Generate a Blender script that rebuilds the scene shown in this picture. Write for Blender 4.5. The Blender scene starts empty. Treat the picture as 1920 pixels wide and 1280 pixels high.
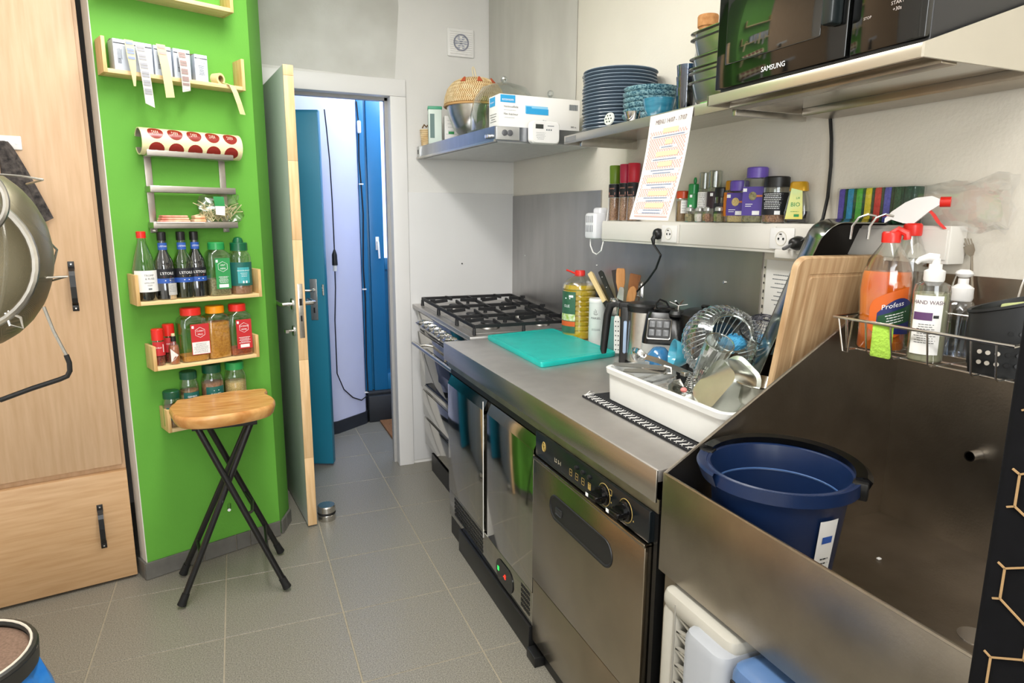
import bpy, math, random
from mathutils import Matrix, Vector
from math import pi, sin, cos, radians, atan2, hypot
random.seed(7)
sc = bpy.context.scene
COL = sc.collection
# ------------------------------------------------------------------ camera
CAMZ = 1.43
PITCH, YAW, ROLL, FPX = radians(10.74), radians(22.77), radians(.3675), 1225.
FW = Vector((sin(YAW)*cos(PITCH), cos(YAW)*cos(PITCH), -sin(PITCH)))
_r = Vector((cos(YAW), -sin(YAW), 0)); _u = _r.cross(FW)
RT = _r*cos(ROLL)+_u*sin(ROLL); UP = _u*cos(ROLL)-_r*sin(ROLL)
cam = bpy.data.cameras.new('camera'); cam.sensor_width = 36; cam.lens = FPX*36/1920; cam.clip_start = .02
co = bpy.data.objects.new('camera', cam); COL.objects.link(co)
m3 = Matrix((RT, UP, -FW)).transposed()
co.matrix_world = Matrix.Translation((0, 0, CAMZ)) @ m3.to_4x4()
sc.camera = co
# ------------------------------------------------------------------ world, lights, exposure
sc.view_settings.view_transform = 'Standard'; sc.view_settings.look = 'None'
sc.view_settings.gamma = 1; sc.view_settings.use_curve_mapping = False
sc.view_settings.exposure = 0.68
w = bpy.data.worlds.new('world'); sc.world = w; w.use_nodes = True
w.node_tree.nodes['Background'].inputs[0].default_value = (.55, .68, 1, 1)
w.node_tree.nodes['Background'].inputs[1].default_value = 1.0
def area(name, loc, rot, sx, sy, power, col):
    l = bpy.data.lights.new(name, 'AREA'); l.shape = 'RECTANGLE'; l.size = sx; l.size_y = sy
    l.energy = power; l.color = col
    o = bpy.data.objects.new(name, l); COL.objects.link(o); o.location = loc; o.rotation_euler = rot
    return o
area('ceiling_lamp_light', (.15, 1.75, 2.64), (0, 0, 0), .3, 1.5, 24, (1, .985, .955))
area('ceiling_lamp_light', (-.1, -.6, 2.64), (0, 0, 0), .3, 1.5, 22, (1, .985, .955))
area('ceiling_lamp_uplight', (.15, 1.75, 2.72), (pi, 0, 0), .3, 1.5, 9, (1, .985, .955))
area('ceiling_lamp_uplight', (-.1, -.6, 2.72), (pi, 0, 0), .3, 1.5, 9, (1, .985, .955))
area('rear_fill_light', (-.3, -1.52, 1.6), (radians(90), 0, 0), 1.6, 1.4, 34, (.93, .97, 1))  # added cool fill from behind the camera, no window is modelled there
area('hallway_daylight', (1.05, 4.15, 2.5), (0, radians(15), 0), .7, .5, 11, (.72, .83, 1))

# ------------------------------------------------------------------ helpers
def lin(h):
    h = h.lstrip('#'); o = []
    for i in (0, 2, 4):
        c = int(h[i:i+2], 16)/255
        o.append(c/12.92 if c <= .04045 else ((c+.055)/1.055)**2.4)
    return (*o, 1)
MATS = {}
def mat(name, col, rough=.5, metal=0, noise=0, nscale=8, stretch=(1, 1, 1), bump=0, bscale=None, spec=.5, emit=0, col2=None, coat=0, detail=3):
    if name in MATS: return MATS[name]
    m = bpy.data.materials.new(name); m.use_nodes = True; nt = m.node_tree; N = nt.nodes; L = nt.links
    b = N['Principled BSDF']; c = lin(col)
    b.inputs['Base Color'].default_value = c; b.inputs['Roughness'].default_value = rough
    b.inputs['Metallic'].default_value = metal; b.inputs['Specular IOR Level'].default_value = spec
    b.inputs['Coat Weight'].default_value = coat
    if emit:
        b.inputs['Emission Color'].default_value = c; b.inputs['Emission Strength'].default_value = emit
    if noise or bump or col2:
        tc = N.new('ShaderNodeTexCoord'); mp = N.new('ShaderNodeMapping'); mp.inputs['Scale'].default_value = stretch
        L.new(tc.outputs['Object'], mp.inputs[0])
        t = N.new('ShaderNodeTexNoise'); t.inputs['Scale'].default_value = nscale; t.inputs['Detail'].default_value = detail
        L.new(mp.outputs[0], t.inputs['Vector'])
        if noise or col2:
            r = N.new('ShaderNodeValToRGB')
            r.color_ramp.elements[0].position = .3; r.color_ramp.elements[1].position = .7
            c2 = lin(col2) if col2 else tuple(min(1, x*(1+noise)) for x in c[:3])+(1,)
            c1 = c if col2 else tuple(x*(1-noise) for x in c[:3])+(1,)
            r.color_ramp.elements[0].color = c1; r.color_ramp.elements[1].color = c2
            L.new(t.outputs['Fac'], r.inputs[0]); L.new(r.outputs[0], b.inputs['Base Color'])
        if bump:
            t2 = t
            if bscale:
                t2 = N.new('ShaderNodeTexNoise'); t2.inputs['Scale'].default_value = bscale; L.new(mp.outputs[0], t2.inputs['Vector'])
            bp = N.new('ShaderNodeBump'); bp.inputs['Strength'].default_value = bump; bp.inputs['Distance'].default_value = .01
            L.new(t2.outputs['Fac'], bp.inputs['Height']); L.new(bp.outputs[0], b.inputs['Normal'])
    MATS[name] = m; return m
def glass(name, col='#ffffff', refl=.06, rough=.04, edge=.55):
    if name in MATS: return MATS[name]
    m = bpy.data.materials.new(name); m.use_nodes = True; nt = m.node_tree; N = nt.nodes; L = nt.links
    N.remove(N['Principled BSDF']); out = N['Material Output']
    tr = N.new('ShaderNodeBsdfTransparent'); tr.inputs[0].default_value = lin(col)
    gl = N.new('ShaderNodeBsdfGlossy'); gl.inputs['Roughness'].default_value = rough; gl.inputs[0].default_value = (.95, .97, 1, 1)
    lw = N.new('ShaderNodeLayerWeight'); lw.inputs[0].default_value = .35
    ma = N.new('ShaderNodeMath'); ma.operation = 'MULTIPLY_ADD'; ma.inputs[1].default_value = edge; ma.inputs[2].default_value = refl
    mx = N.new('ShaderNodeMixShader')
    L.new(lw.outputs['Facing'], ma.inputs[0]); L.new(ma.outputs[0], mx.inputs[0])
    L.new(tr.outputs[0], mx.inputs[1]); L.new(gl.outputs[0], mx.inputs[2]); L.new(mx.outputs[0], out.inputs[0])
    MATS[name] = m; return m

class MB:
    def __init__(s, M=None): s.v = []; s.f = []; s.M = M
    def add(s, vs, fs, M=None):
        o = len(s.v); M = M or s.M
        s.v += [tuple(M @ Vector(p)) if M else tuple(p) for p in vs]
        s.f += [tuple(i+o for i in f) for f in fs]; return s
    def box(s, x0, x1, y0, y1, z0, z1, M=None):
        v = [(x, y, z) for z in (z0, z1) for y in (y0, y1) for x in (x0, x1)]
        return s.add(v, [(0, 2, 3, 1), (4, 5, 7, 6), (0, 1, 5, 4), (2, 6, 7, 3), (0, 4, 6, 2), (1, 3, 7, 5)], M)
    def loft(s, rings, cap0=True, cap1=True, closed=True, M=None):
        n = len(rings[0]); vs = [p for r in rings for p in r]; fs = []
        for k in range(len(rings)-1):
            for i in range(n if closed else n-1):
                j = (i+1) % n
                fs.append((k*n+i, k*n+j, (k+1)*n+j, (k+1)*n+i))
        if cap0: fs.append(tuple(range(n-1, -1, -1)))
        if cap1: fs.append(tuple((len(rings)-1)*n+i for i in range(n)))
        return s.add(vs, fs, M)
    def rbox(s, x0, x1, y0, y1, z0, z1, r=.005, b=None, n=3, M=None):
        b = min(r, abs(z1-z0)/2.01) if b is None else b
        def ring(ins, z): return [(x, y, z) for x, y in rr(x0+ins, x1-ins, y0+ins, y1-ins, max(r-ins, r*.3), n)]
        q = b*.3
        return s.loft([ring(b, z0), ring(q, z0+q), ring(0, z0+b), ring(0, z1-b), ring(q, z1-q), ring(b, z1)], M=M)
    def lathe(s, prof, n=24, cx=0, cy=0, cap0=True, cap1=True, M=None, sy=1, flute=0, nf=0):
        rings = []
        for r, z in prof:
            rings.append([(cx+r*(1+(flute*cos(nf*2*pi*i/n) if nf else 0))*cos(2*pi*i/n), cy+sy*r*(1+(flute*cos(nf*2*pi*i/n) if nf else 0))*sin(2*pi*i/n), z) for i in range(n)])
        return s.loft(rings, cap0, cap1, M=M)
    def tube(s, path, r=.003, n=8, closed=False, M=None, taper=None):
        P = [Vector(p) for p in path]; m = len(P); rings = []
        prev = None
        for i in range(m):
            a = P[i-1] if (i > 0 or closed) else P[i]; b = P[(i+1) % m] if (i < m-1 or closed) else P[i]
            t = (b-a).normalized() if (b-a).length > 1e-9 else Vector((0, 0, 1))
            if prev is None:
                ref = Vector((0, 0, 1)) if abs(t.z) < .9 else Vector((1, 0, 0))
                u = t.cross(ref).normalized()
            else:
                u = (prev-t*prev.dot(t)); u = u.normalized() if u.length > 1e-6 else t.orthogonal().normalized()
            prev = u; w_ = t.cross(u); rr_ = r if taper is None else taper[i]
            rings.append([tuple(P[i]+u*rr_*cos(2*pi*k/n)+w_*rr_*sin(2*pi*k/n)) for k in range(n)])
        if closed: rings.append(rings[0]); return s.loft(rings, False, False, M=M)
        return s.loft(rings, M=M)
    def prism(s, poly, z0, z1, M=None):
        return s.loft([[(x, y, z0) for x, y in poly], [(x, y, z1) for x, y in poly]], M=M)
    def arc(s, r, z0, z1, a0, a1, n=12, sy=1, M=None):
        vs = []
        for i in range(n+1):
            a = a0+(a1-a0)*i/n
            vs += [(r*sin(a), -r*sy*cos(a), z0), (r*sin(a), -r*sy*cos(a), z1)]
        return s.add(vs, [(2*i, 2*i+2, 2*i+3, 2*i+1) for i in range(n)], M)
    def ball(s, c, rx, ry=None, rz=None, n=12, M=None, top=1):
        ry = ry or rx; rz = rz or rx; m = max(6, n//2)
        rings = [[(c[0]+rx*sin(pi*k/m)*cos(2*pi*i/n), c[1]+ry*sin(pi*k/m)*sin(2*pi*i/n), c[2]-rz*cos(pi*k/m)) for i in range(n)] for k in range(1, m)]
        return s.loft(rings, M=M)
    def slab(s, p0, p1, w0, w1, t, face=(0, -1, 0)):
        """flat tapered bar from p0 to p1, broad side turned to face"""
        p0, p1 = Vector(p0), Vector(p1); d = (p1-p0).normalized(); f = Vector(face)
        u = d.cross(f).normalized(); nn = u.cross(d).normalized()
        rs = []
        for p, w_ in ((p0, w0), (p1, w1)):
            rs.append([tuple(p+u*a*w_/2+nn*b*t/2) for a, b in ((-1, -1), (1, -1), (1, 1), (-1, 1))])
        return s.loft(rs)
    def plate(s, p0, p1, outline, t, face=(0, -1, 0)):
        """outline [(along 0..1, half width)] swept between p0 and p1"""
        p0, p1 = Vector(p0), Vector(p1); d = (p1-p0); L_ = d.length; d.normalize(); f = Vector(face)
        u = d.cross(f).normalized(); nn = u.cross(d).normalized(); rs = []
        for a, hw in outline:
            p = p0+d*L_*a
            rs.append([tuple(p+u*q*hw+nn*k*t/2) for q, k in ((-1, -1), (1, -1), (1, 1), (-1, 1))])
        return s.loft(rs)
    def map(s, fn): s.v = [tuple(fn(*p)) for p in s.v]; return s
    def build(s, name, m, parent=None, loc=None, rot=None, flat=False, ang=38, stuff=False):
        me = bpy.data.meshes.new(name); me.from_pydata(s.v, [], s.f); me.validate()
        import bmesh
        bm = bmesh.new(); bm.from_mesh(me); bmesh.ops.recalc_face_normals(bm, faces=bm.faces); bm.to_mesh(me); bm.free()
        me.materials.append(m)
        if not flat:
            me.polygons.foreach_set('use_smooth', [True]*len(me.polygons)); me.set_sharp_from_angle(angle=radians(ang))
        o = bpy.data.objects.new(name, me); COL.objects.link(o)
        if parent: o.parent = parent
        if loc: o.location = loc
        if rot: o.rotation_euler = rot
        if stuff: o['kind'] = 'stuff'
        return o
def rr(x0, x1, y0, y1, r, n=3):
    r = min(r, abs(x1-x0)/2, abs(y1-y0)/2); o = []
    for cx, cy, a in ((x1-r, y1-r, 0), (x0+r, y1-r, pi/2), (x0+r, y0+r, pi), (x1-r, y0+r, 1.5*pi)):
        for i in range(n+1): o.append((cx+r*cos(a+i*pi/2/n), cy+r*sin(a+i*pi/2/n)))
    return o
def tag(o, label, cat, group=None):
    o['label'] = label; o['category'] = cat
    if group: o['group'] = group
    return o
def thing(name, label, cat, loc=(0, 0, 0), rz=0, group=None, rot=None):
    o = bpy.data.objects.new(name, None); o.empty_display_size = .02; COL.objects.link(o); o.location = loc
    o.rotation_euler = rot or (0, 0, rz)
    return tag(o, label, cat, group)
def struct(name, mb, m, parent=None, **k):
    o = mb.build(name, m, parent, **k)
    if not parent: o['kind'] = 'structure'
    return o
def dup(root, loc, rz=None, label=None, group=None):
    r = root.copy(); COL.objects.link(r); r.location = loc
    if rz is not None: r.rotation_euler = (0, 0, rz)
    if label: r['label'] = label
    if group: r['group'] = group
    for ch in list(root.children):
        c = ch.copy(); COL.objects.link(c); c.parent = r
        for g in ch.children:
            d = g.copy(); COL.objects.link(d); d.parent = c
    return r
ORD = ['first', 'second', 'third', 'fourth', 'fifth', 'sixth', 'seventh', 'eighth', 'ninth', 'tenth', 'eleventh', 'twelfth', 'thirteenth', 'fourteenth', 'fifteenth', 'sixteenth', 'seventeenth', 'eighteenth']
_tc = {}
def text_geo(body, size):
    k = (body, size)
    if k in _tc: return _tc[k]
    cu = bpy.data.curves.new('t', 'FONT'); cu.body = body; cu.size = size; cu.align_x = 'CENTER'; cu.align_y = 'CENTER'; cu.resolution_u = 2
    o = bpy.data.objects.new('t', cu); COL.objects.link(o)
    dg = bpy.context.evaluated_depsgraph_get(); me = bpy.data.meshes.new_from_object(o.evaluated_get(dg))
    g = ([tuple(v.co) for v in me.vertices], [tuple(p.vertices) for p in me.polygons])
    bpy.data.objects.remove(o); bpy.data.curves.remove(cu); bpy.data.meshes.remove(me)
    _tc[k] = g; return g
def lettering(parent, items, fn, m, name='lettering'):
    """items: (text,size,u,v[,squeeze]) or ('|',w,h,u,v) bars; fn maps (u,v) to a point of the parent's frame"""
    b = MB()
    for it in items:
        if it[0] == '|':
            _, w_, h_, u, v = it
            b.add([fn(u-w_/2, v-h_/2), fn(u+w_/2, v-h_/2), fn(u+w_/2, v+h_/2), fn(u-w_/2, v+h_/2)], [(0, 1, 2, 3)])
        else:
            t, s_, u, v = it[:4]; q = it[4] if len(it) > 4 else 1
            vs, fs = text_geo(t, s_)
            b.add([fn(u+x*q, v+y) for x, y, z in vs], fs)
    return b.build(name, m, parent, flat=True)
def cyl(r, sy=1): return lambda u, v: (r*sin(u/r), -r*sy*cos(u/r), v)
def flat(y): return lambda u, v: (u, y, v)
def frame(O, U, V):
    O, U, V = Vector(O), Vector(U), Vector(V)
    return lambda u, v: tuple(O+U*u+V*v)
def small_print(x0, x1, z0, z1, n, h=.0012):
    o = []
    for i in range(n):
        z = z1-(z1-z0)*(i+.5)/n; L_ = (x1-x0)*random.uniform(.6, 1); c0 = (x0+x1)/2
        k = 0; x = c0-L_/2
        while x < c0+L_/2:
            ww = random.uniform(.003, .008); o.append(('|', min(ww, c0+L_/2-x), h, x+ww/2, z)); x += ww+.0012
    return o
def at(px, py, x=None, y=None, z=None, p=None, n=None):
    """point where the sight line through a photo pixel meets a plane of the room (used to read sizes off the photo)"""
    d = FW*FPX+RT*(px-960)-UP*(py-640); C = Vector((0, 0, CAMZ))
    if x is not None: t = (x-C.x)/d.x
    elif y is not None: t = (y-C.y)/d.y
    elif z is not None: t = (z-C.z)/d.z
    else:
        n = Vector(n); t = (Vector(p)-C).dot(n)/d.dot(n)
    return C+d*t
# ------------------------------------------------------------------ materials
steel = mat('brushed_steel', '#c9c6c0', .27, 1, .06, 60, (1, .03, 1), .02)
steel_top = mat('worktop_steel', '#cfcbc8', .46, 1, .05, 14, (1, 1, 1), .03, 220)
steel_door = mat('polished_steel', '#b9b6ae', .09, 1, .06, 30, (1, 1, .04), .006)
steel_dark = mat('worn_steel', '#a49b8e', .3, 1, .1, 12, (1, 1, 1), .03, 180)
steel_sink = mat('sink_steel', '#958c80', .36, 1, .12, 10, (1, 1, 1), .04, 160)
steel_bs = mat('backsplash_steel', '#b4b2b0', .38, 1, .1, 9, (1, 1, .25), .04, 120)
chrome = mat('chrome', '#dcdcdc', .12, 1)
black = mat('black_plastic', '#141414', .4)
blackm = mat('black_metal', '#0e0e0f', .35, 0, spec=.6)
rubber = mat('black_rubber', '#0a0a0a', .7)
iron = mat('cast_iron', '#18181a', .55, 0, bump=.1, nscale=120)
white = mat('white_plastic', '#e9e7e4', .35)
whitem = mat('white_paint_trim', '#e4e2e0', .4)
plaster = mat('plaster_white', '#dedcd8', .75, 0, .035, 3, bump=.08, bscale=90)
plaster_r = mat('plaster_cream', '#e2dccf', .8, 0, .03, 3, bump=.1, bscale=110)
plaster_g = mat('plaster_patchy_grey', '#bdbbb4', .75, 0, .05, 4, col2='#d2d1cc', bump=.05, bscale=90)
green = mat('green_paint', '#63a63c', .62, 0, .03, 4, bump=.06, bscale=160, spec=.3)
beech = mat('beech_laminate', '#c4a17c', .45, 0, nscale=7, stretch=(9, 9, .7), col2='#d2b18e', detail=8)
beech_h = mat('beech_laminate_horizontal', '#c0976a', .45, 0, nscale=7, stretch=(.7, .7, 9), col2='#d2ac82', detail=8)
pine = mat('pine_shelf', '#dcbb82', .5, 0, nscale=9, stretch=(1, 9, 9), col2='#ecd3a0', detail=6)
pine_end = mat('pine_end', '#c99f62', .5, 0, nscale=9, stretch=(6, 6, 1), col2='#e2c48c', detail=6)
pine_door = mat('pine_door_edge', '#d9b07c', .5, 0, nscale=6, stretch=(14, 14, 1), col2='#ecca9c', detail=6)
oak = mat('live_edge_seat_wood', '#b97a3a', .35, 0, nscale=6, stretch=(2, 9, 3), col2='#dba868', detail=8, coat=.15)
boardwood = mat('chopping_board_wood', '#a57f57', .5, 0, nscale=5, stretch=(14, 3, 1), col2='#d2b48c', detail=6)
darkwood = mat('dark_spoon_wood', '#6b3f20', .5, 0, nscale=8, stretch=(4, 4, 1), col2='#8e5a30')
lightwood = mat('light_spoon_wood', '#a8703c', .5, 0, nscale=8, stretch=(6, 6, 1), col2='#c98f57')
tilem = mat('floor_tile_grey', '#625f55', .34, 0, nscale=260, col2='#9b968a', bump=.05, bscale=300, detail=2)
grout = mat('grout', '#9d9481', .85, 0, .1, 40)
skirt = mat('skirting_tile_grey', '#66645f', .4, 0, .1, 30)
teal = mat('teal_board_plastic', '#16b4aa', .4, 0, .06, 20)
bluedoor = mat('teal_blue_door_paint', '#1c7c98', .35, 0, .03, 4)
bluewin = mat('blue_frame_paint', '#1a6c9a', .3, 0, .03, 4)
lilac = mat('hall_wall_lilac', '#c9cbe0', .8, 0, .03, 4)
darkskirt = mat('hall_dark_skirting', '#22252a', .6, 0, .2, 12)
paper = mat('white_paper', '#eceae6', .7)
ink = mat('black_ink', '#2b2b2b', .7)
greyink = mat('grey_ink', '#6d7378', .7)
whiteink = mat('white_ink', '#f4f4f4', .6)
red = mat('red_plastic', '#d92a20', .3)
clear = glass('clear_glass')
clearp = glass('clear_plastic', '#f4f6f2', .07, .08)
P_red = mat('red_label', '#bf2a2e', .5); P_green = mat('green_label', '#2f8f4e', .5); P_teal = mat('teal_label', '#155e56', .5)
P_blue = mat('blue_label', '#2c56a8', .5); P_black = mat('black_label', '#15161c', .5); P_purple = mat('purple_label', '#57459a', .5)

# ================================================================== SETTING
# floor
fl = struct('floor', MB().box(-1.9, 3.2, -1.7, 6.2, -.1, -.002), grout)
tm = MB().rbox(-.1977, .1977, -.1977, .1977, -.008, .0, .0012, n=1)
proto = tm.build('tile', tilem, fl, flat=True)
first = True
for i in range(-3, 6):
    for j in range(-6, 8):
        x = -.525+.4005*(i+.5); y = 2.645+.4005*(j+.5)
        if x > 1.35 and y < 3.5: continue
        if first: t = proto; first = False
        else: t = proto.copy(); COL.objects.link(t)
        t.location = (x, y, random.uniform(-.0003, .0003))
# room shell
ZC = 2.85
struct('ceiling', MB().box(-1.9, 3.2, -1.7, 6.2, ZC, ZC+.1), mat('ceiling_white', '#e6e4e0', .8))
struct('wall_left', MB().box(-1.7, -1.6, -1.7, 6.2, -.02, ZC), plaster)
struct('wall_rear', MB().box(-1.9, 1.7, -1.7, -1.6, -.02, ZC), plaster)
struct('wall_right', MB().box(1.515, 1.62, -1.7, 3.7, -.02, ZC), plaster_r)
wb = MB().box(.875, 1.62, 3.6, 3.72, -.02, ZC).box(.12, .875, 3.6, 3.72, 2.13, ZC).box(-1.7, .12, 3.6, 3.72, -.02, ZC)
struct('wall_back', wb, plaster)
# patched plaster above the door (thin trowelled coat)
struct('trim_1', MB().prism([(.17, 2.16), (.83, 2.14), (.86, 2.5), (.84, ZC-.01), (.3, ZC-.01), (.17, 2.6)], 0, .0015, Matrix(((1, 0, 0, 0), (0, 0, -1, 3.6), (0, 1, 0, 0), (0, 0, 0, 1)))), plaster_g)
# smooth panel behind the stove and its step
struct('trim_2', MB().rbox(.886, 1.512, 3.594, 3.6, .02, 1.563, .002), mat('smooth_wall_panel', '#d8d7d6', .35, 0, .02, 3))
struct('trim_3', MB().tube([(1.193, 3.5935, 1.168), (1.193, 3.589, 1.168)], .004), blackm)
# steel backsplash on right wall
bs = MB().loft([[(x, y, z) for y, z in ((1.585, .86), (3.594, .86), (3.594, 1.552), (2.585, 1.552), (2.585, 1.375), (1.585, 1.375))] for x in (1.508, 1.5148)])
struct('trim_4', bs, steel_bs)
bsd = MB()
for y in (3.4, 2.6, 1.75):
    bsd.tube([(1.509, y, 1.22), (1.504, y, 1.22)], .004)
bsd.build('screw', chrome, bpy.data.objects['trim_4'])
# door frame
df = MB()
df.rbox(.80, .885, 3.585, 3.735, 0, 2.0545, .003).rbox(.13, .175, 3.585, 3.735, 0, 2.0545, .003)
df.rbox(.13, .885, 3.585, 3.735, 2.055, 2.142, .003)
struct('door_frame', df, whitem)
df2 = MB().box(.785, .80, 3.66, 3.70, 0, 2.055).box(.175, .80, 3.66, 3.70, 2.04, 2.055)
struct('trim_5', df2, mat('door_rebate_grey', '#a9a7a4', .5))
# pillar with the green face, seen from the room
P0 = Vector((-.41, 2.765)); P1 = Vector((.101, 2.959)); DD = (P1-P0).normalized(); NN = Vector((DD.y, -DD.x)); ANG = atan2(NN.x, -NN.y)
struct('wall_green', MB().prism([(-.409, 2.767), (.101, 2.959), (.15, 3.09), (.129, 3.6), (-.40, 3.6)], 0.005, ZC), green)
struct('wall_return', MB().prism([(-.440, 2.8255), (-.4115, 2.7655), (-.4085, 2.7665), (-.40, 3.6), (-.440, 3.6)], .005, ZC), mat('return_paint', '#d8d4cc', .6))
def G(s, h, z=0):  # point on the green wall: s along it, h out of it
    p = P0+DD*s+NN*h; return (p.x, p.y, z)
# baseboard tiles
bb = MB().prism([tuple(G(-.0, .001)[:2]), tuple(G(.5466, .001)[:2]), tuple(G(.5466, .004)[:2]), tuple(G(0, .004)[:2])], 0, .07)
bbo = struct('baseboard_left', bb, grout)
def bt(a, b, z=.072):
    m = MB().rbox(0, (b-a), -.012, -.003, .002, z, .0015, n=1)
    o = m.build('tile', skirt, bbo, flat=True); g = G(a, 0); o.location = (g[0], g[1], 0); o.rotation_euler = (0, 0, ANG)
for a, b in ((-.01, .21), (.214, .345), (.349, .405), (.409, .545)): bt(a, b)
q = Vector((.15-.101, 3.09-2.959)); qa = atan2(q.y, q.x)
for a, b in ((.01, .06), (.064, .135)):
    o = MB().rbox(0, b-a, -.012, -.001, .002, .065, .0015, n=1).build('tile', skirt, bbo, flat=True)
    o.location = (.101+q.normalized().x*a, 2.959+q.normalized().y*a, 0); o.rotation_euler = (0, 0, qa)
q = Vector((-.440+.4115, 2.8255-2.7655)); qn = q.normalized()
o = MB().rbox(0, q.length, -.001, .010, .002, .072, .0015, n=1).build('tile', skirt, bbo, flat=True)
o.location = (-.4115, 2.7655, 0); o.rotation_euler = (0, 0, atan2(q.y, q.x))
# ---- hallway
struct('wall_hall_left', MB().prism([(-.62, 4.05), (.55, 4.317), (.76, 4.47), (.775, 4.50), (.775, 6.2), (-.62, 6.2)], 0, ZC), lilac)
struct('baseboard_hall', MB().prism([(-.62, 4.04), (.553, 4.307), (.768, 4.462), (.79, 4.50), (.79, 4.56), (-.62, 4.56)], 0, .085), darkskirt)
struct('wall_hall_far', MB().box(.776, 3.2, 4.62, 4.75, 0, ZC).box(3.1, 3.2, 3.6, 4.7, 0, ZC), lilac)
struct('trim_6', MB().rbox(.79, 1.9, 4.47, 4.62, 0, .19, .006).rbox(.79, 1.9, 4.50, 4.62, .19, .215, .006), darkskirt)
dw = struct('door_hall', MB().rbox(.785, 1.5, 4.56, 4.60, .215, 2.4, .003), bluewin)
f = MB()
f.rbox(.785, .83, 4.535, 4.56, .215, 2.4, .002)
f.rbox(.845, .94, 4.53, 4.56, .215, 2.4, .003).rbox(.94, 1.5, 4.53, 4.56, .215, .33, .003).rbox(.94, 1.5, 4.53, 4.56, 1.07, 1.15, .003)
f.build('stile', bluewin, dw)
MB().rbox(.965, 1.5, 4.545, 4.56, .36, 1.04, .006).rbox(.985, 1.5, 4.538, 4.55, .385, 1.015, .006).build('door_panel', bluewin, dw)
ribg = MB()
for i in range(40): ribg.lathe([(.0065, 1.15), (.0065, 2.4)], 6, .945+i*.013, 4.556)
ribg.build('ribbed_glass', mat('frosted_lit_glass', '#c4d6ff', .3, emit=.9), dw)
hm = MB().rbox(-.012, .012, -.006, 0, -.045, .045, .003).tube([(0, -.005, .01), (0, -.035, .01), (0, -.04, .0), (.004, -.042, -.10)], .007)
hm.build('window_handle', white, dw, loc=(.895, 4.53, 1.25))
tag(MB().rbox(.86, 1.5, 4.05, 4.46, 0, .015, .004).build('doormat', mat('coir', '#8a5f3c', .95, 0, .3, 120, bump=.6, bscale=200)), 'brown coir doormat on the hallway floor under the blue door', 'doormat')
# cables in the hallway
blackcable = mat('cable_black', '#0c0c0c', .5)
pc = [at(608, 205, y=4.2), at(612, 240, y=4.2), at(618, 300, y=4.22), at(623, 380, y=4.24), at(627, 470, y=4.27)]
t = thing('hall_cable', 'black extension lead hanging down the pale hallway wall with a black connector', 'cable', (0, 0, 0))
MB().tube(pc, .004, 6).build('wire', blackcable, t)
MB().tube([at(627, 468, y=4.27), at(627, 477, y=4.27), at(628, 497, y=4.27)], .016, 10, taper=[.006, .016, .018]).build('connector', blackcable, t)
MB().tube([at(628, 496, y=4.27), at(628, 508, y=4.27)], .013, 10).build('connector_collar', white, t)
MB().tube([at(628, 508, y=4.28), at(629, 540, y=4.28), at(628, 600, y=4.28), at(630, 650, y=4.28), at(632, 700, y=4.29), at(645, 730, y=4.34), at(662, 745, y=4.40), at(678, 750, y=4.44), at(688, 742, y=4.48)], .004, 6).build('wire', blackcable, t)
t = thing('window_cable', 'black cord with a small white switch running down beside the blue hallway frame', 'cable', (0, 0, 0))
MB().tube([at(668, 190, y=4.49), at(672, 230, y=4.49), at(673, 300, y=4.49), at(677, 345, y=4.49), at(681, 400, y=4.49), at(681, 500, y=4.49), at(685, 560, y=4.49), at(686, 620, y=4.49), at(687, 680, y=4.485), at(690, 735, y=4.48)], .005, 6).build('wire', blackcable, t)
c = at(673, 238, y=4.485); MB().rbox(c.x-.012, c.x+.012, c.y-.012, c.y+.012, c.z-.04, c.z+.04, .008).build('switch', white, t)
for px, py in ((677, 345), (683, 542), (687, 735)):
    c = at(px, py, y=4.485); MB().box(c.x-.014, c.x+.014, c.y-.008, c.y+.006, c.z-.004, c.z+.004).build('cable_clip', white, t)

# ================================================================== DOORS
# grey door leaf, standing open into the kitchen
hx, hy = .178, 3.585; ex, ey = .246, 2.985
dl = hypot(ex-hx, ey-hy); da = atan2(ey-hy, ex-hx)
t = thing('grey_door', 'grey kitchen door standing open with bare pine edge beside the green wall', 'door', (hx, hy, 0), da)
gd = mat('door_grey_gloss', '#c0c5c3', .42, 0, .02, 5)
MB().rbox(.0, dl-.006, -.02, .02, .008, 2.042, .002).build('door_leaf', gd, t)
pe = MB()
zz = [.008, .34, .80, 1.33, 1.66, 2.0, 2.042]
for i in range(6): pe.rbox(dl-.006, dl, -.0205, .0205, zz[i], zz[i+1]-.0006, .001)
pe.build('pine_edge', pine_door, t)
lk = MB().rbox(dl, dl+.002, -.011, .011, .90, 1.14, .002)
lp = lk.build('lock_plate', steel, t)
MB().box(dl+.0015, dl+.003, -.006, .006, 1.045, 1.075).box(dl+.0015, dl+.003, -.004, .004, .975, 1.0).build('latch', blackm, lp)
for sg, nm in ((-1, 'door_handle'), (1, 'door_handle')):
    h = MB().lathe([(.026, 0), (.026, .008)], 20, M=Matrix.Translation((dl-.065, sg*.02, 1.045)) @ Matrix.Rotation(-sg*pi/2, 4, 'X'))
    h.tube([(dl-.065, sg*.024, 1.045), (dl-.065, sg*.066, 1.045), (dl-.072, sg*.074, 1.045), (dl-.19, sg*.074, 1.045)], .0095, 10)
    h.build(nm, steel, t)
h = MB().lathe([(.024, 0), (.024, .008)], 20, M=Matrix.Translation((dl-.065, -.02, .925)) @ Matrix.Rotation(pi/2, 4, 'X'))
h.tube([(dl-.065, -.02, .925), (dl-.065, -.05, .925)], .006).box(dl-.085, dl-.045, -.062, -.048, .918, .932)
h.build('lock_turn', steel, t)
for z in (.25, 1.02, 1.86):
    MB().tube([(-.004, -.024, z-.05), (-.004, -.024, z+.05)], .008, 10).build('hinge', steel, t)
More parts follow.
